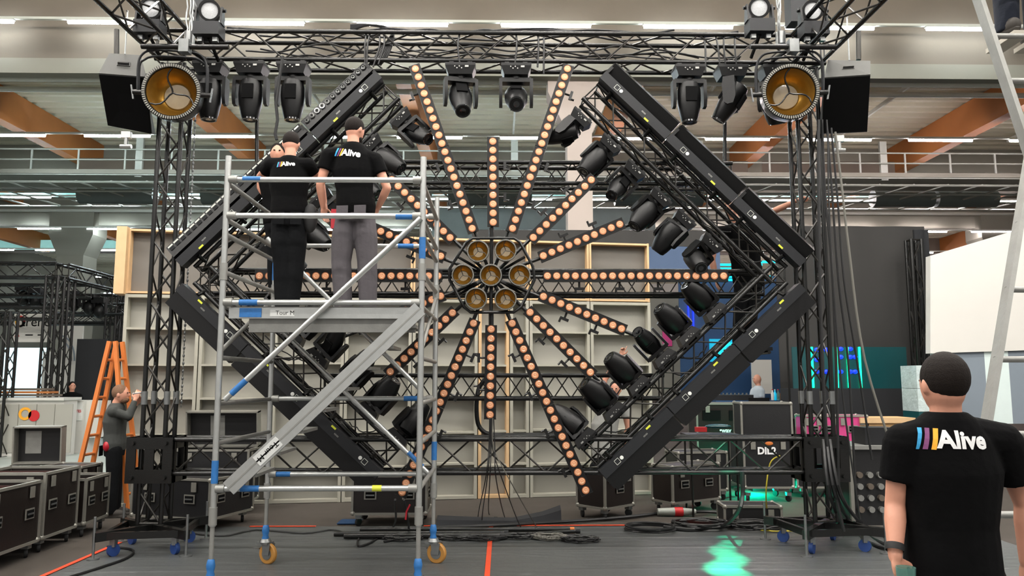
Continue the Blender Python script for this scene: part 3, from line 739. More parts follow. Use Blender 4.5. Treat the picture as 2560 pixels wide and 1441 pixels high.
#@@SCAFFOLD
YA, YB = 6.43, 7.9
sc_t = thing('scaffold_tower', 'aluminium mobile scaffold tower on castors with two workers on its platform', 'scaffold', V((-1.5, 7.1, 0)))
def zA(y): return at(800, y, YA).z
XL, XR = at(545, 1000, YA).x, at(1052, 900, YA).x
zt = zA(392)
polesX = {(0, 0): XL, (0, 1): XR, (1, 0): XL-.02, (1, 1): XR-.03}
for j, Yp in enumerate((YA, YB)):
    for i, Xp in enumerate((XL, XR)):
        top = zt if j == 0 else zt-.35*0
        MB().tube((Xp, Yp, .62), (Xp, Yp, top), .0255, 12).build('standard', 'alu', sc_t)
        for zc in (.7, 1.62+1.05):
            MB().tube((Xp, Yp, zc-.07), (Xp, Yp, zc+.07), .033, 12).build('collar', 'alu_dull', sc_t)
        MB().tube((Xp, Yp, .25), (Xp, Yp, .66), .019, 10).build('jack_leg', 'alu_dull', sc_t)
        c = MB().lathe([(.03, .22), (.033, .25), (.026, .27), (.033, .3), (.035, .32), (.028, .36), (.02, .37)], (Xp, Yp, 0), Z_, 16).build('jack_collar', 'blue_tape', sc_t)
        dd = V((.9 if i == 1 else .75, -.35, 0)).normalized(); cc = V((Xp, Yp, .1))+dd*.04
        w_ = MB().lathe([(.03, -.024), (.09, -.022), (.1, -.012), (.1, .012), (.09, .022), (.03, .024)], cc, V((-dd.y, dd.x, 0)), 24).build('castor_wheel', 'caster_wheel', sc_t)
        n = V((-dd.y, dd.x, 0)); MB().lathe([(.055, -.028), (.055, .028), (.02, .034)], cc, n, 16).build('hub', 'steel', w_)
        f = MB()
        f.lathe([(.05, .19), (.06, .21), (.045, .24)], (Xp, Yp, 0), Z_, 12)
        f.box(V((Xp, Yp, .2)), (.13, .1, .02), (dd, n, Z_))
        for q in (-1, 1): f.prism([cc+n*q*.034+dd*a+Z_*b for a, b in ((-.035, -.01), (.035, -.01), (.05, .1), (-.05, .1))], n*q*.005)
        f.box(V((Xp, Yp, .14))-dd*.1, (.07, .03, .012), (dd, n, Z_)); f.build('castor_fork', 'steel', w_)
def member(a, b, nm, r=.0235, m='alu', par=None): return MB().tube(a, b, r, 12).build(nm, m, par or sc_t)
def coupler(p, ax): MB().tube(p-ax*.035, p+ax*.035, .034, 12).build('coupler', 'alu_dull', sc_t)
rails = [(0, 450), (0, 540), (0, 757), (0, 1222)]
for j, y in rails:
    z = zA(y); a, b = V((XL, YA, z)), V((XR, YA, z)); member(a, b, 'rail'); coupler(a+X_*.05, X_); coupler(b-X_*.05, X_)
for z in (zA(450), zA(540), zA(757), at(850, 997, YB).z, at(850, 1186, YB).z):
    a, b = V((XL, YB, z)), V((XR, YB, z)); member(a, b, 'rail'); coupler(a+X_*.05, X_); coupler(b-X_*.05, X_)
# end frames
k = 0
for z in (zA(450), zA(540), zA(578), zA(672), zA(757), zA(880)-.02, zA(1000), zA(1100), zA(1215)):
    for Xp in (XL, XR):
        a, b = V((Xp, YA, z-.03)), V((Xp, YB, z-.03)); member(a, b, 'end_rung', .02, 'alu_dull')
for Xp in (XL, XR):
    member(V((Xp, YA, zA(880))), V((Xp, YB, zA(700))), 'end_brace', .018, 'alu_dull')
# diagonals
member(at(1052, 546, YA-.03), at(562, 1000, YA-.03), 'diagonal_brace')
member(at(668, 596, YB-.03), at(1052, 975, YB-.03), 'diagonal_brace')
member(at(672, 795, YB-.05), at(1072, 1185, YB-.05), 'diagonal_brace')
# platform with boards
zp = zA(757)
d = MB(); d.bbox(XL+.06, XR-.03, YA+.03, YA+.62, zp-.06, zp-.03); d.build('deck_board', 'alu_dull', sc_t)
d = MB(); d.bbox(XL+.06, XR-.03, YA+.66, YB-.03, zp-.06, zp-.03); d.build('deck_board', 'alu_dull', sc_t)
sd = MB().bbox(XL+.05, XR-.03, YA+.02, YA+.05, zp-.13, zp-.04).build('deck_side', 'alu', sc_t)
MB().bbox(XL+.2, XR-.06, YA+.08, YA+.14, zp-.24, zp-.1).build('deck_beam', 'alu_dull', sc_t)
tx = MB(); put_text(tx, 'Tour M', V((at(712, 765, YA).x, YA+.016, zp-.085)), X_, Z_, .05, .0)
MB().box((at(705, 765, YA).x, YA+.018, zp-.085), (.2, .004, .055)).build('sticker', 'paper', sd)
tx.build('lettering', 'grille', sd, smooth=False)
# ladder stringer with treads
a, b = at(1050, 772, YA-.06), at(572, 1222, YA-.06); u = (b-a).normalized(); n = V((u.z, 0, -u.x)); n = n if n.z > 0 else -n
st = MB().box((a+b)/2, ((b-a).length, .03, .125), (u, Y_, n)).build('stair_stringer', 'alu', sc_t)
MB().box((a+b)/2-Y_*.017, ((b-a).length, .004, .012), (u, Y_, n)).build('groove', 'alu_dull', st)
MB().box(b-u*.42-Y_*.017, (.24, .004, .09), (u, Y_, n)).build('sticker', 'paper', st)
tx = MB(); put_text(tx, 'Tour M', b-u*.42-Y_*.021, u, V((-u.z, 0, u.x)), .065); tx.build('lettering', 'grille', st, smooth=False)
for q in range(8):
    c = a.lerp(b, (q+.6)/8.4); MB().box(c+Y_*.28+V((.02, 0, -.04)), (.1, .5, .025)).build('tread', 'alu_dull', sc_t)
# blue tape marks
for (x, y, v) in ((630, 449, 0), (1012, 541, 0), (622, 750, 0), (625, 1222, 0)):
    c = at(x, y, YA); MB().tube(V((c.x-.075, YA, zA(y if y != 750 else 757))), V((c.x+.075, YA, zA(y if y != 750 else 757))), .0255, 12).build('blue_tape', 'blue_tape', sc_t)
for Xp, Yp, y in ((XR, YA, 620), (XL, YA, 1180), (XR, YB, 1128), (XL, YB, 680)):
    z = at(800, y, Yp).z; MB().tube((Xp, Yp, z-.09), (Xp, Yp, z+.09), .0275, 12).build('blue_tape', 'blue_tape', sc_t)
MB().bbox(at(622, 770, YA).x-.08, at(622, 770, YA).x+.1, YA+.012, YA+.02, zp-.12, zp-.045).build('blue_tape', 'blue_tape', sd)
for x, y in ((1020, 530), (1015, 608), (1030, 997), (706, 1186)):
    z = zA(450) if y == 530 else zA(540) if y == 608 else at(850, y, YB).z; c = at(x, y, YB)
    MB().tube((c.x-.08, YB, z), (c.x+.08, YB, z), .0255, 12).build('blue_tape', 'blue_tape', sc_t)
c = at(597, 968, YA-.03); dd = (at(1052, 546, YA-.03)-at(562, 1000, YA-.03)).normalized(); MB().tube(c-dd*.08, c+dd*.08, .0255, 12).build('blue_tape', 'blue_tape', sc_t)
c = at(1038, 1150, YB-.05); dd = (at(672, 795, YB-.05)-at(1072, 1185, YB-.05)).normalized(); MB().tube(c-dd*.1, c+dd*.1, .0255, 12).build('blue_tape', 'blue_tape', sc_t)
MB().tube((at(945, 1216, YA).x-.045, YA, zA(1222)), (at(945, 1216, YA).x+.03, YA, zA(1222)), .0252, 12).build('yellow_sticker', 'yellow', sc_t)
#@@PEOPLE
def soft(o, vox, it=4):
    r = o.modifiers.new('remesh', 'REMESH'); r.mode = 'VOXEL'; r.voxel_size = vox; r.use_smooth_shade = True
    s = o.modifiers.new('smooth', 'SMOOTH'); s.factor = .5; s.iterations = it
def limb(m, pts, rr, n=14):
    for i in range(len(pts)-1):
        m.tube(pts[i], pts[i+1], rr[i], n, rr[i+1])
    for p, r in zip(pts, rr): m.ell(p, (r, r, r), n=n, m=8)
def handm(m, wrist, d, side, back, L=.185, curl=.5, point=False):
    """wrist point, direction d of the hand, side = toward the thumb, back = back of the hand"""
    d, side, back = V(d).normalized(), V(side), V(back)
    side = (side-d*side.dot(d)).normalized(); back = d.cross(side)*(1 if d.cross(side).dot(back) > 0 else -1)
    pl = L*.52; c = wrist+d*pl*.5
    m.ell(wrist+d*.0, (.026, .02, .03), (side, back, d)); m.ell(c, (.043, .017, pl*.6), (side, back, d)); m.ell(wrist+d*pl*.8, (.041, .014, pl*.3), (side, back, d))
    for k, (o, l) in enumerate(((.031, .82), (.011, .92), (-.011, .86), (-.03, .68))):
        base = wrist+d*pl*.88+side*o; a = 0; P = [base]; dd = d+side*o*2.5
        for q in range(3):
            a += curl*(.55+.2*k if not (point and k == 0) else 0.02); v = (dd*math.cos(a)-back*math.sin(a)).normalized(); P.append(P[-1]+v*L*.48*l*(.42, .32, .26)[q])
        limb(m, P, [.0098, .0092, .0085, .007], 8)
    b = wrist+d*pl*.22+side*.03; v = (side*.75+d*.7-back*.25).normalized(); e1 = b+v*.04; v2 = (side*.25+d*.9-back*.4).normalized(); e2 = e1+v2*.032
    limb(m, [b-side*.012, e1, e2, e2+(v2-side*.2)*.022], [.015, .012, .0105, .008], 8)
def person(name, lbl, J, face, S=1.0, top='tee_black', leg='trouser_grey', hair='hair', sleeve=.55, vox=.011, head_dir=None, logo=None, hem=None, hands={}, shoes=True, beard=False, bag=1.0):
    """J: world joints. face: body facing direction."""
    f = V((face[0], face[1], 0)).normalized(); L = V((f.y, -f.x, 0))   # L points to the person's right
    t = thing(name, lbl, 'person', V((J['pelvis'].x, J['pelvis'].y, min(p.z for p in J.values() if p is not None))))
    ax = (L, f, Z_)
    pel, che, nk, hd = J['pelvis'], J['chest'], J['neck'], J['head']
    def torso(m, g):
        sp = [pel-Z_*.09*S, pel, pel.lerp(che, .45), che, che.lerp(nk, .55), che.lerp(nk, .88), nk]
        rx = [.165, .175, .16, .186, .165, .1, .06]; ry = [.11, .122, .108, .12, .1, .075, .055]
        R = [[p+L*math.cos(2*math.pi*k/20)*(a*S+g)+f*math.sin(2*math.pi*k/20)*(b*S+g) for k in range(20)] for p, a, b in zip(sp, rx, ry)]
        m.rings(R)
        for s in ('R', 'L'):
            sh = J['sh'+s]; m.tube(che.lerp(nk, .62), sh, .075*S+g, 12, .055*S+g); m.ell(sh, (.056*S+g,)*3)
    hdv = V(head_dir).normalized() if head_dir else f.copy(); hs = hdv.cross(Z_).normalized(); hu = hs.cross(hdv)
    b = MB(); torso(b, -.012)
    b.ell(hd, (.079*S, .096*S, .118*S), (hs, hdv, hu), 18, 12); b.ell(hd-hu*.055*S+hdv*.022*S, (.056*S, .066*S, .062*S), (hs, hdv, hu))
    limb(b, [nk-Z_*.05*S, nk, hd-hu*.05*S-hdv*.015*S], [.07*S, .058*S, .055*S])
    b.ell(hd+hdv*.098*S-hu*.015*S, (.012*S, .018*S, .026*S), (hs, hdv, hu)); b.ell(hd+hdv*.09*S-hu*.062*S, (.022*S, .012*S, .01*S), (hs, hdv, hu))
    for s in (-1, 1): MB().ell(hd+hdv*.094*S+hs*s*.03*S+hu*.012*S, (.012*S, .008*S, .007*S), (hs, hdv, hu), 10, 6).build('eye', 'grille', t)
    for s in (-1, 1): b.ell(hd+hs*s*.08*S-hu*.01*S-hdv*.008*S, (.012*S, .02*S, .032*S), (hs, hdv, hu), 10, 6)
    for s in ('R', 'L'):
        sh, el, wr = J['sh'+s], J['el'+s], J['wr'+s]; limb(b, [sh, sh.lerp(el, .5), el, el.lerp(wr, .3), wr], [.052*S, .047*S, .039*S, .041*S, .026*S])
        d, sd, bk, cu, po = hands.get(s, ((wr-el).normalized(), -f, L if s == 'R' else -L, .45, False)); handm(b, wr, d, sd, bk, .185*S, cu, po)
        if J.get('an'+s) is not None: limb(b, [J['hip'+s], J['kn'+s], J['an'+s]], [.075*S, .05*S, .035*S])
    o = b.build('body', 'skin', t); soft(o, vox, 3)
    # hair
    h = MB(); h.ell(hd+hu*.026*S-hdv*.017*S, (.087*S, .101*S, .103*S), (hs, hdv, hu), 18, 12)
    if hair: ho = h.build('hair', hair, t); soft(ho, vox, 2)
    if beard: m = MB(); m.ell(hd-hu*.075*S+hdv*.035*S, (.058*S, .066*S, .05*S), (hs, hdv, hu)); m.build('beard', hair or 'hair_ginger', t)
    # shirt
    g = .016; m = MB(); torso(m, g)
    if hem: m.rings([[pel-Z_*hem*S+L*math.cos(2*math.pi*k/20)*.2*S+f*math.sin(2*math.pi*k/20)*.145*S for k in range(20)], [pel+L*math.cos(2*math.pi*k/20)*.195*S+f*math.sin(2*math.pi*k/20)*.14*S for k in range(20)]])
    for s in ('R', 'L'):
        sh, el, wr = J['sh'+s], J['el'+s], J['wr'+s]
        if sleeve <= 1: m.tube(sh, sh.lerp(el, sleeve), .064*S+g*.7, 14, .064*S+g*.5)
        else: limb(m, [sh, el, el.lerp(wr, .3), el.lerp(wr, .82)], [.062*S, .052*S, .05*S, .038*S])
    so = m.build('tee_shirt' if sleeve <= 1 else 'jumper', top, t); soft(so, vox, 5)
    # trousers
    if J.get('anL') is not None:
        m = MB()
        sp = [(pel-Z_*.16*S, .165, .115), (pel-Z_*.06*S, .18, .125), (pel+Z_*.06*S, .168, .118)]
        m.rings([[p+L*math.cos(2*math.pi*k/20)*a*S+f*math.sin(2*math.pi*k/20)*c*S for k in range(20)] for p, a, c in sp])
        for s in ('R', 'L'):
            hp, kn, an = J['hip'+s], J['kn'+s], J['an'+s]
            limb(m, [hp, hp.lerp(kn, .5), kn, kn.lerp(an, .4), an-Z_*.0], [.098*S, .09*S*bag, .076*S*bag, .076*S*bag, .068*S*bag])
            m.tube(an, an-Z_*.05*S, .07*S*bag, 14, .066*S*bag)
        to = m.build('trousers', leg, t); soft(to, vox, 4)
        p = MB()
        for s in (-1, 1): MB().box(pel-f*.135*S+L*s*.085*S-Z_*.09*S, (.11*S, .012, .13*S), ax).build('back_pocket', leg, to)
        MB().rings([[pel+Z_*z*S+L*math.cos(2*math.pi*k/20)*.178*S+f*math.sin(2*math.pi*k/20)*.126*S for k in range(20)] for z in (.03, .065)]).build('belt', 'rubber', t)
        if shoes:
            for s in ('R', 'L'):
                an = J['an'+s]; sd = J.get('toe'+s); dd = V(sd).normalized() if sd is not None else f; q = V((-dd.y, dd.x, 0))
                m = MB(); m.ell(an-Z_*.045*S+dd*.05, (.05*S, .14*S, .05*S), (q, dd, Z_)); m.ell(an-Z_*.02*S-dd*.015, (.045*S, .06*S, .06*S), (q, dd, Z_)); m.box(an-Z_*.085*S+dd*.05, (.085*S, .27*S, .03), (q, dd, Z_))
                e = m.build('shoe', 'shoe', t); soft(e, .009, 2)
    return t, so, f, L
def logo(t, shirt, c, X, U, f, W):
    X = V(X).normalized(); U = V(U); U = (U-X*U.dot(X)).normalized(); c = V(c)-f*.35
    def fix(o):
        m = o.modifiers.new('wrap', 'SHRINKWRAP'); m.target = shirt; m.wrap_method = 'PROJECT'; m.use_project_z = False; m.use_project_x = False; m.use_project_y = True
        m.use_negative_direction = True; m.use_positive_direction = True; m.cull_face = 'BACK'; m.offset = .004; m.wrap_mode = 'ABOVE_SURFACE'
    h = W*.30
    for k, col in enumerate(('logo_blue', 'logo_purple', 'logo_orange')):
        m = MB(); x0 = -W*.5+k*W*.1; vs = []; fs = []
        for i in range(5):
            for j in range(3): vs.append(c+X*(x0+j*W*.03+i*W*.019)+U*(-h/2+h*i/4*1.05))
        for i in range(4):
            for j in range(2): a = i*3+j; fs.append((a, a+1, a+4, a+3))
        m.add(vs, fs); fix(m.build('logo_stripe', col, t, smooth=False))
    m = MB(); put_text(m, 'Alive', c+X*W*.15+U*(-h*.02), X, U, W*.36, .0035*W/.26, 0.0, 2)
    fix(m.build('logo_text', 'logo_white', t, smooth=False))
def J_(Y, **k):
    return {n: (at(v[0], v[1], Y+(v[2] if len(v) > 2 else 0)) if v is not None else None) for n, v in k.items()}
# worker near the viewer, right
J = J_(3.2, pelvis=(2382, 1432), chest=(2378, 1180), neck=(2364, 1030, .0), head=(2357, 960), shL=(2258, 1104), shR=(2506, 1102), elL=(2238, 1262, .03), elR=(2562, 1262, .05), wrL=(2238, 1392, -.05), wrR=(2566, 1405, .05),
       hipL=(2330, 1500), hipR=(2435, 1500), knL=(2325, 1790), knR=(2440, 1790), anL=(2320, 2060), anR=(2445, 2060))
for s in ('anL', 'anR'): J[s].z = .1
for s in ('knL', 'knR'): J[s].z = .52
t, so, f, L = person('person', 'person seen from behind holding a glass, nearest the viewer at the right', J, (-.05, 1), 1.03, leg='trouser_black', vox=.007, sleeve=.62, hem=.02, hands={'L': (V((.25, -.1, -1)), V((1, .6, 0)), V((-1, -.3, 0)), .75, False)})
logo(t, so, at(2381, 1103, 3.06), X_+Z_*-.02, Z_, f, 157*3.2/1950*1.0)
wp = J['wrL']; MB().lathe([(.034, -.014), (.036, 0), (.034, .014)], wp+V((.0, 0, .035)), (wp-J['elL']).normalized(), 18, False).build('wristwatch', 'rubber', t)
gp = at(2266, 1452, 3.08); cg = MB().lathe([(.03, -.05), (.036, .05), (.033, .05), (.028, -.045), (.001, -.045)], gp, Z_, 24, False)
single('drinking_glass', cg, 'glass_cup', 'clear drinking glass held in the left hand of the nearest person', 'glass')
# two workers on the platform
zpl = zp-.03
def stand(J, dz=.1):
    for s in ('anL', 'anR'): J[s].z = zpl+dz
    return J
J = stand(J_(7.15, pelvis=(890, 515), chest=(882, 430), neck=(883, 358), head=(888, 326, .03), shL=(822, 388), shR=(938, 400), elL=(800, 462), elR=(968, 470), wrL=(808, 518, .1), wrR=(945, 520, .15),
    hipL=(862, 545), hipR=(912, 545), knL=(853, 655), knR=(918, 655), anL=(858, 755), anR=(920, 755)))
t, so, f, L = person('person', 'person in dark grey trousers on the scaffold platform, the right one', J, (.15, 1), .99, head_dir=(.55, .8, -.25), beard=True, bag=1.22, hands={'L': ((J['wrL']-J['elL']), V((.5, .8, 0)), V((-1, 0, 0)), .3, False)}, vox=.009, sleeve=.5)
logo(t, so, at(880, 379, 7.0), X_*1-Z_*.14, Z_, f, 66*7.15/1950)
MB().box(J['hipL']+V((-.09, -.03, -.02)), (.05, .06, .18)).build('red_pliers', 'wrap_red', t)
J = stand(J_(7.25, pelvis=(724, 530), chest=(722, 455), neck=(726, 392), head=(728, 360, .04), shL=(678, 412), shR=(770, 412), elL=(650, 442, .2), elR=(800, 450, .15), wrL=(668, 420, .42), wrR=(812, 505, .25),
    hipL=(702, 560), hipR=(742, 560), knL=(706, 660), knR=(738, 660), anL=(708, 755), anR=(728, 755)))
t, so, f, L = person('person', 'person in black trousers on the scaffold platform, the left one', J, (-.1, 1), .93, leg='trouser_black', head_dir=(-.1, .9, -.4), vox=.009, sleeve=.5, bag=1.2)
logo(t, so, at(701, 407, 7.1), X_*1+Z_*.08, Z_, f, 44*7.25/1950)
MB().ell(J['hipR']+V((.13, -.02, .05)), (.07, .06, .14)).build('tool_pouch', 'rubber', t)
# worker at the back of the flats, left
J = J_(10.6, pelvis=(288, 1100), chest=(287, 1055), neck=(292, 1008), head=(303, 986), shL=(287, 1028, .18), shR=(283, 1030, -.16), elL=(318, 1045, .15), elR=(322, 1042, -.1), wrL=(340, 1010, .1), wrR=(338, 1000, -.02),
       hipL=(286, 1115, .09), hipR=(286, 1115, -.09), knL=(290, 1190, .12), knR=(282, 1190, -.1), anL=(290, 1240, .12), anR=(280, 1240, -.1))
for s in ('anL', 'anR'): J[s].z = .1
for s in ('knL', 'knR'): J[s].z = .52
J['pelvis'].z = .95
for s in ('hipL', 'hipR'): J[s].z = .86
t, so, f, L = person('person', 'person in dark grey jumper holding a tool up against the edge of the flats', J, (1, .1), 1.02, top='jumper', leg='trouser_black', hair='hair_ginger', sleeve=2, vox=.008, head_dir=(1, .1, .05), beard=True)
MB().ell(J['hipR']+V((-.06, -.07, .06)), (.05, .05, .07)).build('red_pouch', 'wrap_red', t)
single('drill_bit', MB().tube(J['wrR']+V((-.02, -.03, .08)), J['wrR']+V((.13, -.02, .1)), .01, 8), 'steel', 'thin tool held by the person in the dark grey jumper', 'tool')
# pointing person behind the diamond, grey tee
J = J_(11.5, pelvis=(1512, 1130), chest=(1512, 1060), neck=(1530, 1006), head=(1538, 974), shL=(1502, 1012), shR=(1560, 1018), elL=(1512, 950), elR=(1570, 1070), wrL=(1553, 889), wrR=(1560, 1110), hipL=(1490, 1170), hipR=(1530, 1170), knL=(1490, 1230), knR=(1530, 1230), anL=(1490, 1270), anR=(1530, 1270))
for s in ('anL', 'anR'): J[s].z = .1
for s in ('knL', 'knR'): J[s].z = .5
t, so, f, L = person('person', 'person in grey tee shirt pointing upward, behind the lower right arm of the diamond', J, (-.3, -1), 1.0, top='grey_tee', leg='trouser_black', sleeve=.5, vox=.008,
    hands={'L': (V((.35, 0, 1)), V((1, -.2, -.3)), V((0, 1, 0)), .9, True)})
# person reaching for the right tower
J = J_(9.3, pelvis=(1870, 690), chest=(1858, 615), neck=(1842, 560), head=(1828, 520), shL=(1905, 560), shR=(1790, 580), elL=(1935, 528), elR=(1780, 650), wrL=(1992, 502, -.45), wrR=(1790, 700), hipL=(1885, 715), hipR=(1855, 715), knL=(1880, 775), knR=(1850, 778), anL=(1872, 850), anR=(1845, 850))
t, so, f, L = person('person', 'person behind the diamond whose arm grips the right tower', J, (-.2, -1), 1.0, top='tee_black', leg='trouser_black', hair='hair_ginger', sleeve=.6, vox=.008, hands={'L': (V((1, -.3, .45)), V((0, -1, .2)), V((0, 0, 1)), 1.1, False)})
st = thing('work_platform', 'dark work platform carrying the person behind the right diamond arm', 'platform', V((J['anL'].x, 9.1, J['anL'].z-.1)))
zz = J['anL'].z-.1; MB().box((J['anL'].x-.08, 9.13, zz-.03), (.34, .76, .04)).build('deck', 'plastic_grey', st)
for a in (-.12, .12): MB().tube((J['anL'].x-.08+a, 8.72, zz-.07), (J['anL'].x-.08+a, 9.5, zz-.07), .02, 8).build('bearer', 'black_metal', st)
# person behind the left worker
J = J_(8.15, pelvis=(700, 545), chest=(690, 450), neck=(690, 410), head=(694, 384), shL=(715, 425), shR=(655, 425), elL=(715, 470), elR=(650, 470), wrL=(700, 500), wrR=(670, 500), hipL=(705, 575), hipR=(685, 575), knL=(705, 650), knR=(685, 650), anL=(705, 720), anR=(685, 720))
# (only a sliver of this third head shows; build it as a full figure on the ladder)
t, so, f, L = person('person', 'person mostly hidden behind the left worker on the scaffold', J, (.2, -1), .93, leg='trouser_black', hair='hair', vox=.018)
# person high on the ladder, right
YL = 4.6
J = J_(YL, pelvis=(2540, -330), chest=(2540, -480), neck=(2540, -600), head=(2540, -650), shL=(2480, -560), shR=(2600, -560), elL=(2460, -450), elR=(2620, -450), wrL=(2480, -360), wrR=(2600, -360), hipL=(2520, -290), hipR=(2570, -290), knL=(2510, -90), knR=(2585, -90), anL=(2518, 62), anR=(2590, 62))
t, so, f, L = person('person', 'person in dark blue jeans standing on the ladder rung, at the top right corner', J, (-.1, 1), 1.0, leg='jeans', shoes=False, vox=.009)
for s in ('L', 'R'):
    an = J['an'+s]; m = MB(); m.ell(an+V((0, .02, -.06)), (.05, .12, .05)); m.ell(an+V((0, -.04, -.03)), (.048, .06, .055)); m.build('shoe', 'shoe', t)
    MB().box(an+V((0, .01, -.11)), (.1, .28, .03)).build('sole', 'sole', t)
#@@LADDER
def ladder(nm, lbl, p_low, p_high, other, rungs, m='alu_dull', w=.055, d=.028, cat='ladder'):
    t = thing(nm, lbl, cat, p_low)
    u = (p_high-p_low).normalized(); sx = other; n = u.cross(sx.normalized())
    for o in (V((0, 0, 0)), sx): MB().box((p_low+p_high)/2+o, ((p_high-p_low).length, d, w), (u, sx.normalized(), n)).build('rail', m, t)
    L = (p_high-p_low).length
    for k in range(1, rungs):
        q = p_low+u*L*k/rungs; MB().tube(q-sx.normalized()*.01, q+sx*1.01, .017, 10).build('rung', m, t)
    return t
a, b = at(2466, 1065, 3.9), at(2566, 440, 4.25)
u = (b-a).normalized(); low = a-u*(a.z/u.z); low.z = 0.02
ladder('aluminium_ladder', 'aluminium ladder leg rising at the right edge behind the nearest person', low, b+u*.5, V((.42, 0, 0)), 9, w=.075)
a, b = at(2592, 440, 4.35), at(2440, -20, YL-.1); u = (b-a).normalized(); b = b+u*.6; low = a-u*1.2
ladder('aluminium_ladder', 'upper aluminium ladder section leaning left at the top right corner', low, b, V((.42, 0, 0)), 10, w=.07)
r = at(2540, 131, YL); 
# wooden step ladder at the left
a, b = at(268, 1161, 11.2), at(300, 860, 11.2)
t = thing('step_ladder', 'orange wooden step ladder standing open at the left end of the flats', 'ladder', V((a.x, 11.3, 0)))
zt_ = at(300, 857, 11.3).z
def bar(p, q, w, m, nm, par): 
    u = (q-p).normalized(); x = Y_; n = u.cross(x).normalized(); return MB().box((p+q)/2, ((q-p).length, .05, w), (u, x, n)).build(nm, m, par)
xa = at(222, 1150, 11.1).x-.05; xb = at(305, 860, 11.2).x
for yy, so_ in ((10.75, .0), (11.15, .0)):
    bar(V((xa, yy, 0)), V((xb-.03, 10.9+(yy-10.75)*.5, zt_)), .05, 'ladder_wood', 'front_rail', t)
    bar(V((xb+.42, yy, 0)), V((xb+.05, 10.9+(yy-10.75)*.5, zt_)), .05, 'ladder_wood', 'rear_rail', t)
for k in range(1, 9):
    q = k/9; x = xa+(xb-.03-xa)*q; MB().tube((x, 10.75+.15*q, zt_*q), (x, 11.15-.1*q, zt_*q), .02, 8).build('rung', 'ladder_wood', t)
    x = xb+.42+(.05-.42)*q; MB().tube((x, 10.75+.15*q, zt_*q), (x, 11.15-.1*q, zt_*q), .02, 8).build('rung', 'ladder_wood', t)
#@@FLOOR
FOLDS = [(1.6+.27*k+random.uniform(-.06, .06), random.uniform(.003, .009), random.uniform(.6, 1.6), random.uniform(0, 6), random.uniform(-.02, .02)) for k in range(30)]
sh = MB(); nx, ny = 50, 430; x0, x1, y0, y1 = -4.13, 5.6, 1.2, 9.82
for j in range(ny+1):
    for i in range(nx+1):
        x = x0+(x1-x0)*i/nx; y = y0+(y1-y0)*j/ny; z = .006+sum(a_*math.exp(-((y-yk-.03*math.sin(x*f_+ph)-sl*x)/.022)**2)*(.55+.45*math.sin(x*f_*.8+ph*2)) for yk, a_, f_, ph, sl in FOLDS)
        sh.v.append(V((x, y, max(z, .004))))
sh.f = [(j*(nx+1)+i, j*(nx+1)+i+1, (j+1)*(nx+1)+i+1, (j+1)*(nx+1)+i) for j in range(ny) for i in range(nx)]
single('floor_sheet', sh, 'plastic_sheet', 'dark grey plastic sheet spread over the floor under the rig', 'sheet')
def tape(pts, w, lbl, m='orange_tape'):
    b = MB()
    for p, q in zip(pts[:-1], pts[1:]):
        p, q = V((p[0], p[1], 0)), V((q[0], q[1], 0)); u = (q-p).normalized(); b.box((p+q)/2+Z_*.0135, ((q-p).length, w, .004), (u, V((-u.y, u.x, 0)), Z_))
    single('floor_tape', b, m, lbl, 'tape')
tape([(-4.13, 2), (-4.12, 5.5), (-4.14, 9.0)], .05, 'orange tape along the left edge of the plastic sheet')
tape([(at(625, 1305, 9.8).x, 9.8), (at(790, 1300, 9.8).x, 9.8)], .05, 'short orange tape at the rear edge of the sheet, behind the scaffold')
tape([(at(1060, 1300, 9.8).x, 9.8), (at(2110, 1297, 9.8).x, 9.8)], .05, 'orange tape along the rear edge of the sheet, right of the scaffold')
g0, g1 = gr(1228, 1318), gr(1218, 1441); tape([(g0.x, g0.y), (g1.x, g1.y), (g1.x-.01, 4)], .05, 'orange tape running toward the viewer in the middle of the sheet')
single('blue_mat', MB().box(gr(875, 1308)+Z_*.015, (.27, .3, .01)), 'booth_blue', 'small blue plastic piece at the rear edge of the sheet', 'plastic piece')
single('pale_flooring', MB().bbox(-30, -6.6, 13.5, 26, .002, .012), 'pale_floor', 'pale glossy flooring of the stand at the far left', 'flooring')
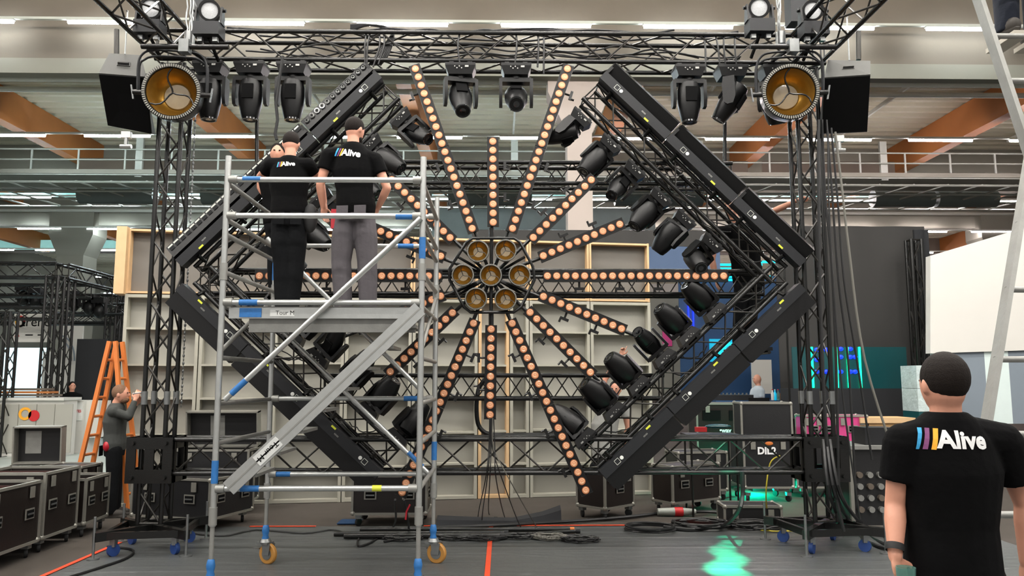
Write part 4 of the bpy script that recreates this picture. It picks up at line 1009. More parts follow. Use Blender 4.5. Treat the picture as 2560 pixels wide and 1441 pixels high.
#@@CASES
def case(lbl, pos, rz, w, d, h, lid=None, group='flight cases', handles=2, col='laminate', cast=True, divs=0, latches=True, rimc='rim', name='flight_case', hz=None, ch=.14):
    t = thing(name, lbl, 'flight case', pos, group); t.rotation_euler = (0, 0, rz)
    z0 = ch if cast else 0.0; z1 = h; W, D = w/2, d/2
    def bl(m, n, mm, par=None): return m.build(n, mm, par or t, local=True)
    if lid is None:
        bl(MB().bbox(-W+.012, W-.012, -D+.012, D-.012, z0+.01, z1-.01), 'body', col)
    else:
        m = MB()
        m.bbox(-W+.012, W-.012, -D+.012, -D+.026, z0+.01, z1-.01); m.bbox(-W+.012, W-.012, D-.026, D-.012, z0+.01, z1-.01)
        m.bbox(-W+.012, -W+.026, -D+.026, D-.026, z0+.01, z1-.01); m.bbox(W-.026, W-.012, -D+.026, D-.026, z0+.01, z1-.01); m.bbox(-W+.026, W-.026, -D+.026, D-.026, z0+.01, z0+.03)
        bl(m, 'body', col)
        for k in range(divs): 
            q = -D+d*(k+1)/(divs+1); bl(MB().bbox(-W+.03, W-.03, q-.006, q+.006, z0+.03, z1-.02), 'divider', 'inner_red')
    e = MB(); s = .014
    for x in (-W+s, W-s):
        for y in (-D+s, D-s): e.box((x, y, (z0+z1)/2), (2*s, 2*s, z1-z0))
    for z in (z0+s, z1-s):
        for y in (-D+s, D-s): e.box((0, y, z), (w, 2*s+.001, 2*s))
        for x in (-W+s, W-s): e.box((x, 0, z), (2*s+.001, d, 2*s))
    bl(e, 'edge_trim', rimc)
    for x in (-W+.02, W-.02):
        for y in (-D+.02, D-.02):
            for z in ((z0+.02, z1-.02) if lid is None else (z0+.02,)): bl(MB().ell((x, y, z), (.032, .032, .032), n=8, m=5), 'corner_cap', 'rim')
            if cast:
                xx, yy = x*.86, y*.82
                w_ = bl(MB().lathe([(.015, -.016), (.046, -.016), (.05, 0), (.046, .016), (.015, .016)], (xx, yy, .05), V((.8, .5*(1 if x > 0 else -1), 0)), 14), 'castor', 'rubber')
                bl(MB().box((xx, yy, .115), (.07, .07, .05)), 'castor_fork', 'steel', w_)
    hh = hz if hz else (z0+z1)*.5
    def handle(c, X, N):
        f = MB(); f.box(c+N*.004, (.15, .105, .008), (X, Z_, N)); p = bl(f, 'handle_plate', 'rim')
        bl(MB().box(c+N*.01, (.115, .075, .008), (X, Z_, N)), 'handle_recess', 'grille', p); bl(MB().box(c+N*.017+Z_*.0, (.1, .016, .012), (X, Z_, N)), 'handle', 'steel', p)
    if handles:
        for k in range(handles):
            q = (k+.5)/handles*2-1
            handle(V((q*W, -D, hh)), X_, -Y_)
        for k in range(2): handle(V((W, (k-.5)*d*.55, hh)), Y_, X_); 
    if latches:
        for k in (-.5, .5):
            bl(MB().box((k*w*.6, -D-.006, z1-.1), (.07, .012, .11)), 'latch', 'rim'); bl(MB().box((W+.006, k*d*.6, z1-.1), (.012, .07, .11)), 'latch', 'rim')
    if lid and lid != 'open':
        a, lh = lid, .16  # angle
        R = M3.Rotation(a, 3, 'X'); hy = V((0, D, z1+.01)); U = R@V((0, -1, 0)); Nn = R@Z_
        m = MB().box(hy+U*D+Nn*.01, (w-.02, d-.02, .02), (X_, U, Nn)); lo = bl(m, 'lid', col)
        e = MB()
        for s_ in (-1, 1): e.box(hy+U*D+X_*s_*(W-.01)-Nn*.06, (.02, d, .14), (X_, U, Nn))
        for q in (0.01, d-.01): e.box(hy+U*q-Nn*.06, (w, .02, .14), (X_, U, Nn))
        bl(e, 'lid_edge', rimc, lo); bl(MB().box(hy+U*D*1.1-Nn*.004+X_*-.1, (.2, .3, .004), (X_, U, Nn)), 'lid_sticker', 'alu_dull', lo)
    return t
def zpx(y, Y): return at(1246, y, Y).z

def C_(lbl, x, y, rz, *a, **k): return case(lbl, V((x, y, 0)), math.radians(rz), *a, **k)
C_('open black flight case at the left picture edge, nearest of the row', -5.05, 6.82, 0, .78, .9, .76, lid='open', divs=2, handles=1)
C_('open black flight case with two handles, second of the left row', -5.07, 7.82, 1, .78, .96, .76, lid='open', divs=2, handles=1)
C_('open black flight case in the middle of the left row, taller rim', -5.1, 8.72, 1, .78, .7, .82, lid='open', divs=1, handles=1)
C_('open brown flight case at the far end of the left row', -5.02, 9.48, 3, .62, .62, .66, lid='open', divs=0, handles=1)
C_('dark flight case with its lid standing open, behind the left row', -6.15, 10.6, 6, .62, .5, .66, lid=-1.5, divs=1, handles=0, col='laminate_black')
C_('brown flight case behind the left row, beside the open lid', -5.5, 10.35, -4, .55, .5, .7, handles=2)
C_('large black flight case behind the base of the left tower', -3.78, 10.0, -18, 1.14, .86, .62, handles=2, col='laminate_black')
C_('black flight case with raised lid in front of the flats, left', -3.85, 11.0, 0, 1.0, .5, .85, lid=-1.45, handles=2, col='laminate_black')
C_('brown flight case under the lower left end of the diamond', -1.33, 10.1, 0, .93, .6, .62, handles=2)
C_('brown flight case set cornerwise under the lower right end of the diamond', 1.41, 10.48, 42, .6, .5, .62, handles=1)
C_('wide brown flight case right of the cornerwise one', 2.59, 10.95, 31, .9, .42, .64, handles=2)
C_('black case of cables behind the wide brown case', 3.0, 12.0, 10, .8, .5, .72, handles=1, col='laminate_black')
f = C_('black flight case with white lettering on castors behind the bottom truss', 3.97, 11.95, 0, .74, .7, .92, handles=0, col='laminate_black', ch=.2)
m = MB(); put_text(m, 'DIL2', V((-.02, -.346, .74)), X_, Z_, .14, .006); m.build('lettering', 'logo_white', f, smooth=False, local=True)
m = MB(); m.ell((.02, -.338, .87-.02), (.06, .008, .03)); m.build('emblem', 'ladder_wood', f, local=True)
g = C_('grey fronted flight case standing on the lettered case', 4.0, 11.9, -4, .76, .5, .52, handles=0, latches=False, cast=False, col='laminate_black', ch=0)
g.location.z = .93
h = C_('tall road case with white lining seams behind the red and green bits', 3.75, 13.3, 0, .95, .6, 1.4, handles=0, ch=.15)
m = MB(); put_text(m, '\u2022way', V((0, -.295, .95)), X_, Z_, .1, .003); m.build('lettering', 'logo_white', h, smooth=False, local=True)
for k in (-.22, .22): MB().box((k, -.296, 1.2), (.3, .01, .16)).build('vent', 'grille', h, local=True)
k = C_('low flat black case with silver lid rim near the right tower base', 3.15, 10.0, -3, .72, .4, .24, handles=0, latches=True, cast=False, col='laminate_black', ch=0, group=None)
for i, (px, w_) in enumerate(((2022, .28), (2062, .26), (2118, .5))):
    s = C_('pink flight case, %s of the three behind the right tower' % ('left', 'middle', 'right')[i], at(px, 1075, 12.3).x, 12.3, 0, w_, .4, .42, handles=1, cast=False, col='pink', ch=0, group='pink cases')
    s.location.z = .82
C_('dark low trolley case carrying the pink cases', at(2075, 1075, 12.3).x, 12.35, 0, 1.3, .6, .81, handles=0, col='laminate_black')
cr = thing('wooden_crate', 'pale wooden crate at the right behind the hanging cables', 'crate', V((at(2195, 1080, 12.4).x, 12.4, 0)))
c = cr.location; MB().bbox(c.x-.42, c.x+.42, 12.1, 12.6, .0, 1.2).build('body', 'wood_crate', cr)
for z in (.1, .6, 1.12): MB().bbox(c.x-.43, c.x+.43, 12.06, 12.1, z, z+.08).build('slat', 'raw_wood', cr)
# power distribution rack at the right
rk = thing('power_rack', 'grey power rack full of sockets right of the tower base', 'rack', V((at(2160, 1200, 9.4).x, 9.4, 0))); c = rk.location
MB().bbox(c.x-.26, c.x+.26, 9.15, 9.75, .12, .98).build('body', 'laminate_black', rk)
MB().bbox(c.x-.29, c.x+.29, 9.1, 9.8, .98, 1.02).build('top', 'alu_dull', rk)
for sx in (-.27, .27): MB().bbox(c.x+sx-.02, c.x+sx+.02, 9.12, 9.16, .1, 1.0).build('post', 'rim', rk)
for r_ in range(4):
    for q in range(4): MB().tube((c.x-.18+.12*q, 9.15, .3+.13*r_), (c.x-.18+.12*q, 9.1, .3+.13*r_), .035, 10).build('socket', 'alu_dull' if (r_+q) % 3 else 'panel_brown', rk)
for q in (-.22, .22):
    MB().lathe([(.02, -.015), (.05, 0), (.02, .015)], (c.x+q, 9.3, .06), X_, 12).build('castor', 'rubber', rk)
# small stuff on the cases
single('grey_case', MB().box(at(2185, 1085, 9.4)+V((0, 0, -.0)), (.36, .3, .2)), 'plastic_grey', 'small grey case on the power rack', 'case').location.z = 1.02
single('green_bag', MB().ell(V((4.65-.75, 11.0, 1.0)), (.18, .1, .03)), 'green_panel', 'small green folded bag lying above the bottom truss, right', 'bag').location = V((at(1795, 1067, 10.6).x, 10.6, at(1795, 1072, 10.6).z))
sp = at(1775, 1080, 10.6); tb = thing('side_table', 'small dark table with odds and ends behind the lower right truss', 'table', V((sp.x, 10.6, 0)))
MB().box((sp.x, 10.6, sp.z-.04), (.7, .45, .03)).build('table_top', 'plastic_grey', tb)
for a in (-.3, .3):
    for b in (-.18, .18): MB().tube((sp.x+a, 10.6+b, 0), (sp.x+a, 10.6+b, sp.z-.05), .014, 6).build('leg', 'black_metal', tb)
single('red_box', MB().box(at(1752, 1076, 10.5)+Z_*.01, (.14, .1, .06)), 'red', 'small red box on the dark side table', 'box')
#@@CABLES
def cable(lbl, pts, r, m='cable', n=6, name='cable', grp=None, k=5): return single(name, MB().path(smooth_pts(pts, k), r, n), m, lbl, 'cable', grp)
# bundles lying on the top truss
xl, xr = at(560, 100, YC).x, at(1860, 100, YC).x
for i in range(9):
    y = YC+random.uniform(-.13, .16); z = ZT+H1/2+.035 if i < 4 else ZT-.03+random.uniform(-.06, .1)
    a = xl+random.uniform(0, 1.2); b = xr-random.uniform(0, 1.6); P = []
    n = 16
    for q in range(n+1): P.append(V((a+(b-a)*q/n, y+random.uniform(-.05, .05), z+random.uniform(-.02, .035) - (0 if i < 4 else .03*math.sin(q*1.7+i)))))
    cable('black cable running along the top truss among the others', P, .012 if i < 4 else .01, grp='cables along the top truss')
for i, px in enumerate((915, 925, 945, 958, 1150, 1290, 1345, 1360, 1760, 1790, 1812, 1840)):
    x = at(px, 100, 8.42).x
    cable('black cable hanging down through the top truss near its neighbours', [V((x, 8.45, ZTOP+.03)), V((x+random.uniform(-.03, .03), 8.4, ZT)), V((x+random.uniform(-.05, .05), 8.4, ZT-.2+random.uniform(-.12, .0)))], .011, grp='cables dropping in the top truss')
# cable wrap at the top truss middle
mm = MB()
for i in range(7):
    p = at(925, 78, 8.45); mm.path(smooth_pts([p+V((-.22, 0, .0+.012*i)), p+V((0, -.03, .06)), p+V((.25, .02, .01)), p+V((.1+.02*i, 0, -.25)), p+V((.02*i, 0, -.4))], 4), .014, 6)
single('cable_bundle', mm, 'cable', 'thick black cable bundle draped over the top truss left of centre', 'cable')
# cables hanging at the right tower
for i, (a, b, c, d_, e, r) in enumerate([((2055, 300), (2062, 480), (2078, 640), (2090, 900), (2098, 1290), .016), ((2066, 300), (2080, 480), (2096, 700), (2120, 900), (2140, 1240), .013),
        ((2078, 320), (2094, 500), (2110, 700), (2142, 900), (2180, 1150), .012), ((2088, 330), (2106, 480), (2122, 620), (2162, 900), (2250, 1180), .013), ((2046, 300), (2048, 600), (2056, 900), (2072, 1150), (2110, 1330), .018), ((2070, 330), (2072, 500), (2084, 720), (2108, 1000), (2150, 1300), .010)]):
    P = [at(*q, 8.2-.06*i) for q in (a, b, c, d_, e)]; P[-1].z = max(P[-1].z, .05)
    cable('grey black cable hanging from the right tower, %s of the six' % ORD[i], P, r, 'grey_cable' if i in (3,) else 'cable', grp='cables hanging at the right tower')
for i in range(3):
    P = [at(2058+8*i, 1100, 8.0), at(2075+14*i, 1240, 7.9), gr(2120+25*i, 1330), gr(2200+30*i, 1375), gr(2330+20*i, 1400)]
    for p in P[2:]: p.z = .03
    cable('thick black cable running from the right tower foot to the right, %s of three' % ORD[i], P, .02, grp='thick cables at the right tower foot')
# chain on the left tower and ropes
mm = MB()
for q in range(80): mm.ell(V((TL.x+.17, YC+.14, 1.5+q*.042)), (.014, .008, .022) if q % 2 else (.008, .014, .022), n=6, m=4)
single('hoist_chain', mm, 'steel', 'thin steel hoist chain hanging down along the left tower', 'chain')
# cables hanging from the wheel bottom
for i, (x1, y1) in enumerate(((1195, 1300), (1205, 1312), (1222, 1290), (1300, 1322), (1345, 1330), (1262, 1300))):
    P = [at(1224+2*i, 1046, 8.25), at(1222+3*i, 1120, 8.25), at(1226+(x1-1226)*.4, 1200, 8.3), gr(x1, y1)+Z_*.03, gr(x1+20, y1+8)+Z_*.02]
    cable('thin cable falling from the wheel bottom to the floor, %s of six' % ORD[i], P, .006, 'grey_cable' if i == 4 else 'cable', grp='cables below the wheel', n=5)
# thick hose behind
cable('thick black cable hose curving behind the lower truss', [at(*p, 8.95) for p in ((1222, 940), (1196, 975), (1192, 1040), (1204, 1075), (1240, 1088), (1340, 1088), (1440, 1092))], .028)
cable('thick black cable hanging from the bottom truss to the floor, right', [at(*p, 8.3) for p in ((1856, 1180), (1856, 1240), (1842, 1285))]+[gr(1800, 1325)+Z_*.03, gr(1730, 1332)+Z_*.03, gr(1660, 1325)+Z_*.03], .024)
# floor coils
def coil(lbl, px, py, rx, ry, n, r, m='cable', mess=.03):
    c = gr(px, py); mm = MB(); P = []
    for q in range(n*18):
        a = 2*math.pi*q/18; P.append(c+V(((rx+random.uniform(-mess, mess)*1.0)*math.cos(a), (ry+random.uniform(-mess, mess))*math.sin(a), .02+r+.09*min(1, n/14)*random.random()*(mess*20))))
    for k in range(len(P)): P[k].z = r+.015+(k/len(P))*r*min(n, 6)*.9
    return single('cable_coil', mm.path(smooth_pts(P, 2), r, 5), m, lbl, 'cable coil', 'coils on the floor')
for l, a in (('tidy black cable coil on the sheet right of the wheel foot', (1625, 1330, .29, .24, 5, .011, 'cable', .012)), ('loose black cable coil beside the tidy one', (1755, 1322, .33, .22, 8, .011, 'cable', .05)),
             ('large loose black cable coil nearer the right tower base', (1895, 1325, .33, .2, 6, .011, 'cable', .05)), ('tangled thin black coil at the scaffold foot', (1010, 1352, .17, .1, 12, .006, 'cable', .05)),
             ('tangled thin black coil right of the scaffold', (1145, 1350, .2, .1, 12, .006, 'cable', .05)), ('tangled thin black coil across the orange tape', (1215, 1352, .19, .09, 12, .006, 'cable', .05)),
             ('tangled thin black coil right of the orange tape', (1300, 1348, .17, .09, 12, .006, 'cable', .04)), ('tangled grey cable coil right of the orange tape', (1375, 1350, .17, .1, 12, .006, 'grey_cable', .05)),
             ('tangled thin black coil at the right end of the floor pile', (1450, 1356, .18, .1, 14, .006, 'cable', .05)), ('yellow cable coil at the right tower base', (1950, 1330, .24, .12, 2, .006, 'yellow_cable', .05))): coil(l, *a)
cable('yellow cable dropping beside the bottom truss at the right', [at(*p, 9.3) for p in ((1950, 1140), (1925, 1160), (1915, 1240))]+[gr(1925, 1300)+Z_*.03, gr(1965, 1330)+Z_*.03], .008, 'yellow_cable')
# supply cable with red connector
cable('thick black supply cable lying across the sheet to the red plug', [gr(*p)+Z_*.03 for p in ((1075, 1325), (1200, 1322), (1400, 1312), (1560, 1300), (1645, 1290))], .022)
pc = gr(1690, 1292)+Z_*.06
pl = thing('power_plug', 'large grey and red industrial power plug on the sheet', 'plug', pc)
MB().tube(pc-X_*.24, pc-X_*.02, .045, 14, .055).build('socket_body', 'galv', pl); MB().tube(pc-X_*.02, pc+X_*.09, .06, 14).build('red_ring', 'red', pl); MB().tube(pc+X_*.09, pc+X_*.26, .052, 14, .035).build('plug_body', 'galv', pl)
cable('thick cable leaving the red plug to the right', [pc+X_*.26, pc+V((.5, .1, -.02)), pc+V((.9, .05, -.04)), pc+V((1.4, .1, -.03))], .022)
# floor pipes
for i, (a, b, r) in enumerate([((835, 1345), (1260, 1342), .028), ((860, 1351), (1250, 1349), .028), ((900, 1333), (1425, 1333), .026), ((1280, 1345), (1440, 1336), .02)]):
    p, q = gr(*a)+Z_*(r+.012), gr(*b)+Z_*(r+.012)
    o = thing('floor_pipe', 'black pipe lying on the plastic sheet, %s from the back' % ('third', 'fourth', 'first', 'second')[i], 'pipe', p, 'pipes on the floor'); MB().tube(p, q, r, 10).build('tube', 'black_metal', o)
    MB().tube(q, q+X_*.05, r+.003, 10).build('end_plug', 'ladder_wood' if i == 2 else 'plastic_grey', o)
a, b = gr(1092, 1320), gr(1402, 1305); m = MB()
m.rings([[p+V((0, y, z)) for y, z in ((-.12, 0), (.12, 0), (.1, h1), (-.06, h1*.8))] for p, h1 in ((a, .13), (a.lerp(b, .3), .09), (a.lerp(b, .6), .06), (a.lerp(b, .85), .12), (b, .19))]); 
single('black_drape', m, 'curtain_black', 'folded length of black drape lying on the sheet edge in the middle', 'drape')
P = [gr(*p)+Z_*.02 for p in ((480, 1338), (560, 1345), (640, 1330), (760, 1338), (835, 1330), (900, 1350), (1000, 1345))]
cable('thin black cable wandering over the sheet under the scaffold', P, .01)
cable('black cable curling from the left tower base to the front', [gr(*p)+Z_*.02 for p in ((268, 1372), (330, 1380), (318, 1400), (250, 1425), (170, 1450))], .012)
cable('black cable falling from the left long spoke to the floor', [at(988, 1250, 8.2)]+[gr(*p)+Z_*.02 for p in ((985, 1320), (930, 1360), (895, 1370), (905, 1345), (960, 1352))], .012)
cable('second black cable falling from the left long spoke', [at(1010, 1250, 8.2)]+[gr(*p)+Z_*.02 for p in ((1022, 1330), (1000, 1350), (960, 1360))], .012)
single('red_strap', MB().path([at(1025, 1262, 8.1), at(1016, 1280, 8.1), at(1014, 1300, 8.1)], .01, 5), 'wrap_red', 'small red ribbon tied to the cable at the scaffold foot', 'ribbon')
# cable mess hanging on the arm trusses
for nm, mx, my, p0, p1, u, n in ARMS:
    for k in range(7):
        q = random.uniform(.08, .85); w_ = random.uniform(.08, .2); a = p0.lerp(p1, q)-n*.1+Y_*random.uniform(-.1, .1); b = p0.lerp(p1, min(1, q+w_))+n*random.uniform(-.05, .12)+Y_*random.uniform(-.1, .1)
        single('cable', MB().path(sag(a, b, random.uniform(.04, .12), 8, .01), .007, 5), 'cable', 'black cable looped in the %s arm truss' % nm, 'cable', 'loops in the %s arm' % nm)
# scattered scraps
for i, p in enumerate(((1500, 1160+160), (300, 1401), (130+240, 1397), (1700, 1372), (2075, 1375), (560, 1331))):
    pass
#@@BOOTH LEFT
def tower(lbl, px, y0, y1, Y, w=.3, n='truss_tower'):
    x = at(px, 1000, Y).x; z1 = at(px, y0, Y).z; z0 = max(0.0, at(px, y1, Y).z) if y1 else 0.0
    t = thing(n, lbl, 'truss', V((x, Y, z0))); truss_mesh(V((x, Y, z0)), V((x, Y, z1)), Y_, w, w, r=.035, rb=.014, pitch=.45, root=t)
YB0 = 20.0; zT = at(0, 662, YB0).z
xr_ = at(147, 690, YB0).x
def lt(lbl, a, b, H=.32, n='booth_truss'):
    t = thing(n, lbl, 'truss', V(a)); truss_mesh(V(a), V(b), Z_, .3, H, r=.035, rb=.014, pitch=.45, root=t)
lt('front roof truss of the left stand, at its top', (xr_-8, YB0, zT-.15), (xr_, YB0, zT-.15), .36)
lt('side roof truss of the left stand, running back', (xr_, YB0+.16, zT-.15), (xr_, YB0+6.4, zT-.15), .36)
zU = at(0, 770, YB0).z
for i, y in enumerate((21.5, 23.0, 24.5, 26.4)):
    lt('cross truss inside the left stand, %s from the front' % ORD[i], (xr_-8, y, zT-.5-.12*i), (xr_, y, zT-.5-.12*i))
lt('lower cross truss of the left stand', (xr_-8, YB0+.5, zU-.1), (xr_, YB0+.5, zU-.1), .3)
lt('lower rear truss of the left stand', (xr_-8, 26.4, at(0, 800, 26.4).z), (xr_, 26.4, at(0, 800, 26.4).z), .3)
tower('lattice leg of the left stand at its front right corner', 118, 690, 0, 20.0)
tower('lattice leg of the left stand just right of the front one', 146, 690, 0, 20.6)
tower('lattice leg of the left stand at its rear right corner', 270, 720, 0, 24.6)
tower('lattice leg of the left stand right of the rear corner one', 300, 725, 0, 25.2)
tower('lattice leg of the left stand at the picture edge', 4, 780, 0, 18.6)
for i, x in enumerate((60, 92, 185, 225, 250)):
    p = at(x, 720+8*i, 22.5); t = thing('moving_head', 'small moving head in the roof of the left stand, %s from the left' % ORD[i], 'stage light', p, 'small moving heads of the left stand')
    MB().box(p, (.35, .3, .16)).build('base', 'plastic', t); MB().ell(p-Z_*.3, (.16, .16, .22)).build('head', 'plastic', t)
    for q in (-1, 1): MB().box(p+V((q*.17, 0, -.2)), (.04, .12, .3)).build('yoke', 'plastic', t)
def panel(nm, lbl, cat, m, x0, x1, y0, y1, Y, d=.06, **k):
    a, b = at(x0, (y0+y1)/2, Y).x, at(x1, (y0+y1)/2, Y).x; z1, z0 = at((x0+x1)/2, y0, Y).z, at((x0+x1)/2, y1, Y).z
    return single(nm, MB().bbox(a, b, Y, Y+d, max(0, z0), z1), m, lbl, cat, **k)
sg = thing('banner', 'white banner with round logo and grey lettering hung in the left stand', 'banner', at(72, 858, 21.2))
a, b = at(36, 785, 21.2), at(118, 856, 21.2); MB().bbox(a.x, b.x, 21.2, 21.23, b.z, a.z).build('cloth', 'white_wall', sg)
for xx in (a.x+.05, b.x-.05): MB().tube((xx, 21.21, a.z), (xx, 21.45, zT-.55), .012, 6).build('cord', 'rubber', sg)
m = MB(); put_text(m, 'trenc', V((at(88, 806, 21.18).x, 21.19, at(88, 806, 21.18).z)), X_, Z_, .36); m.build('lettering', 'grille', sg, smooth=False)
c = V((at(50, 804, 21.17).x, 21.18, at(50, 804, 21.17).z))
for k, mm_ in enumerate(('red', 'yellow_cable', 'logo_orange', 'grille')):
    P = [c+V((.11*math.cos(a_), 0, .13*math.sin(a_))) for a_ in [math.pi*.5*k+math.pi*.5*q/6 for q in range(7)]]; MB().path(P, .028, 6).build('logo_arc', mm_, sg)
m = MB(); put_text(m, 'A', V((at(42, 837, 21.18).x, 21.19, at(42, 837, 21.18).z)), X_, Z_, .15, .01); m.build('small_logo', 'red', sg, smooth=False)
m = MB(); m.box(V((at(72, 838, 21.18).x, 21.19, at(72, 838, 21.18).z)), (.2, .004, .03)); m.box(V((at(100, 838, 21.18).x, 21.19, at(100, 838, 21.18).z)), (.14, .004, .03)); m.build('small_lettering', 'grille', sg)
panel('led_screen', 'bright pale blue screen wall at the back of the left stand', 'screen', 'screen', 0, 112, 870, 1130, 27)
panel('led_screen', 'second pale screen panel of the left stand, set lower right', 'screen', 'screen', 62, 100, 893, 1130, 26.6)
w1 = thing('arched_panel', 'white wall panel with pale arcs in the left stand', 'wall panel', V((at(175, 900, 22.5).x, 22.5, 0)))
a, b = at(157, 815, 22.5), at(196, 1000, 22.5); MB().bbox(a.x, b.x, 22.5, 22.56, 0, a.z).build('panel', 'white_wall', w1)
m = MB(); cc = V((a.x-.05, 22.48, a.z-1.0))
for r in (.45, .36): m.path([cc+V((r*math.cos(q), 0, r*1.6*math.sin(q))) for q in [math.pi/2*k/12 for k in range(13)]], .02, 5)
m.build('arcs', 'stripe_grey', w1)
panel('display_wall', 'tall matt black wall panel behind the wooden ladder', 'wall panel', 'curtain_black', 188, 262, 848, 1003, 21.5)
panel('partition_wall', 'white wall behind the counter of the left stand', 'wall panel', 'white_wall', 104, 160, 880, 1000, 24.5)
ct = thing('counter', 'long white counter of the left stand', 'counter', V((at(80, 1060, 18.7).x, 18.7, 0)))
a, b = at(-60, 995, 18.7), at(160, 995, 18.7); MB().bbox(a.x, b.x, 18.7, 19.3, 0, a.z-.06).build('body', 'white_wall', ct); MB().bbox(a.x-.05, b.x+.05, 18.6, 19.4, a.z-.06, a.z).build('top', 'white_wall', ct)
for q in range(5): MB().bbox(a.x+.2+q*.42, a.x+.6+q*.42, 18.67, 18.7, .1, a.z-.15).build('door', 'flat_sheet', ct)
c = V((at(63, 1035, 18.66).x, 18.66, at(63, 1035, 18.66).z)); MB().lathe([(.15, 0), (.15, .01), (.09, .01), (.09, 0)], c, V((0, -1, 0)), 24, False).build('round_logo', 'logo_orange', ct)
c2 = V((at(85, 1040, 18.66).x, 18.66, at(85, 1040, 18.66).z)); MB().lathe([(.13, 0), (.13, .01), (.001, .01)], c2, V((0, -1, 0)), 24).build('round_logo', 'red', ct)
cl = thing('sign_box', 'white counter block with red AVOLITES lettering', 'counter', V((at(186, 1050, 19.5).x, 19.5, 0)))
a, b = at(163, 1002, 19.5), at(208, 1055, 19.5); MB().bbox(a.x, b.x, 19.5, 20.1, 0, a.z).build('body', 'white_wall', cl)
MB().bbox(a.x+.03, b.x-.03, 19.48, 19.5, b.z+.03, a.z-.04).build('panel', 'white_dot', cl)
m = MB(); put_text(m, 'AVOLITES', V(((a.x+b.x)/2, 19.47, (a.z+b.z)/2)), X_, Z_, .085, .002); m.build('lettering', 'red', cl, smooth=False)
panel('counter_block', 'plain white counter block right of the AVOLITES one', 'counter', 'white_wall', 209, 245, 1003, 1095, 19.6, .6)
st_ = thing('material_stack', 'pile of brown packing material on the white counter', 'packing material', at(60, 993, 19))
for q in range(3): MB().box(at(60, 993, 19)+Z_*(.04+.07*q), (1.6-.2*q, .4, .05)).build('sheet', 'glulam' if q == 1 else 'panel_brown', st_)
def simple_person(lbl, px, yh, Y, face, top, sc=1.0, hair='hair', leg='trouser_black', arms=0, z0=0):
    hd = at(px, yh, Y); f = V((face[0], face[1], 0)).normalized(); L = V((f.y, -f.x, 0)); g = V((hd.x, hd.y, 0)); H = hd.z
    J = dict(pelvis=g+Z_*(H-.72), chest=g+Z_*(H-.36), neck=g+Z_*(H-.14)-f*.02, head=hd)
    for s, q in (('R', 1), ('L', -1)):
        J['sh'+s] = g+L*q*.18+Z_*(H-.26); J['el'+s] = g+L*q*.25+Z_*(H-.56)+f*.05; J['wr'+s] = g+L*q*.2+Z_*(H-.72+.1*arms)+f*.25
        J['hip'+s] = g+L*q*.09+Z_*(H-.8); J['kn'+s] = g+L*q*.1+Z_*.5; J['an'+s] = g+L*q*.1+Z_*.1
    person('person', lbl, J, face, 1.0, top=top, leg=leg, hair=hair, vox=.022)
simple_person('person in black tee shirt behind the counter of the left stand', 181, 966, 20.6, (.8, -1), 'tee_black')
simple_person('bald person in white tee shirt standing at the console desk, right', 1893, 949, 18.0, (-1, -.2), 'white_tee', hair=None)
#@@BOOTH RIGHT
panel('haze_wall', 'greyish blue wall panel right of the flats, near the top', 'wall panel', 'booth_haze', 1618, 1800, 590, 690, 21)
panel('blue_wall', 'deep blue stand wall seen through the right half of the diamond', 'wall panel', 'booth_blue', 1700, 1990, 690, 1000, 21.3)
panel('pale_wall', 'pale wall strip between the flats and the blue stand', 'wall panel', 'concrete_b', 1560, 1700, 735, 1000, 24)
panel('red_banner', 'small red banner behind the lower right moving heads', 'banner', 'pink', 1657, 1680, 825, 866, 23.94)
cs = thing('lit_sign', 'glowing cyan sign with two pale letters on the blue wall', 'sign', at(1818, 905, 21.24)); a, b = at(1774, 848, 21.24), at(1862, 905, 21.24)
MB().bbox(a.x, b.x, 21.24, 21.3, b.z, a.z).build('panel', 'cyan_sign', cs); m = MB(); put_text(m, 'IO', V(((a.x+b.x)/2, 21.23, (a.z+b.z)/2)), X_, Z_, .5, .02); m.build('lettering', 'neon_cyan', cs, smooth=False)
panel('white_board', 'white panel behind the bald person', 'wall panel', 'white_wall', 1880, 1930, 900, 985, 20.6)
for i, (x0, x1, y) in enumerate(((1752, 1905, 662), (1760, 1900, 672), (1850, 1960, 655), (1800, 1930, 692), (1745, 1880, 700))):
    a, b = at(x0, y, 21.26), at(x1, y, 21.26)
    single('neon_bar', MB().tube(a, V((b.x, a.y, a.z)), .035, 6), 'neon_cyan', 'glowing cyan light bar at the top of the blue stand, %s in order' % ORD[i], 'light tube', 'cyan bars')
for i, (x, y0, y1) in enumerate(((1720, 742, 830), (1732, 750, 850), (1855, 740, 790))):
    a, b = at(x, y0, 21.27), at(x, y1, 21.27)
    single('blue_neon', MB().tube(V((a.x, a.y, b.z)), a, .05 if i == 2 else .02, 6), 'neon_blue', 'upright glowing blue tube on the blue stand, %s from the left' % ORD[i], 'light tube', 'blue tubes')
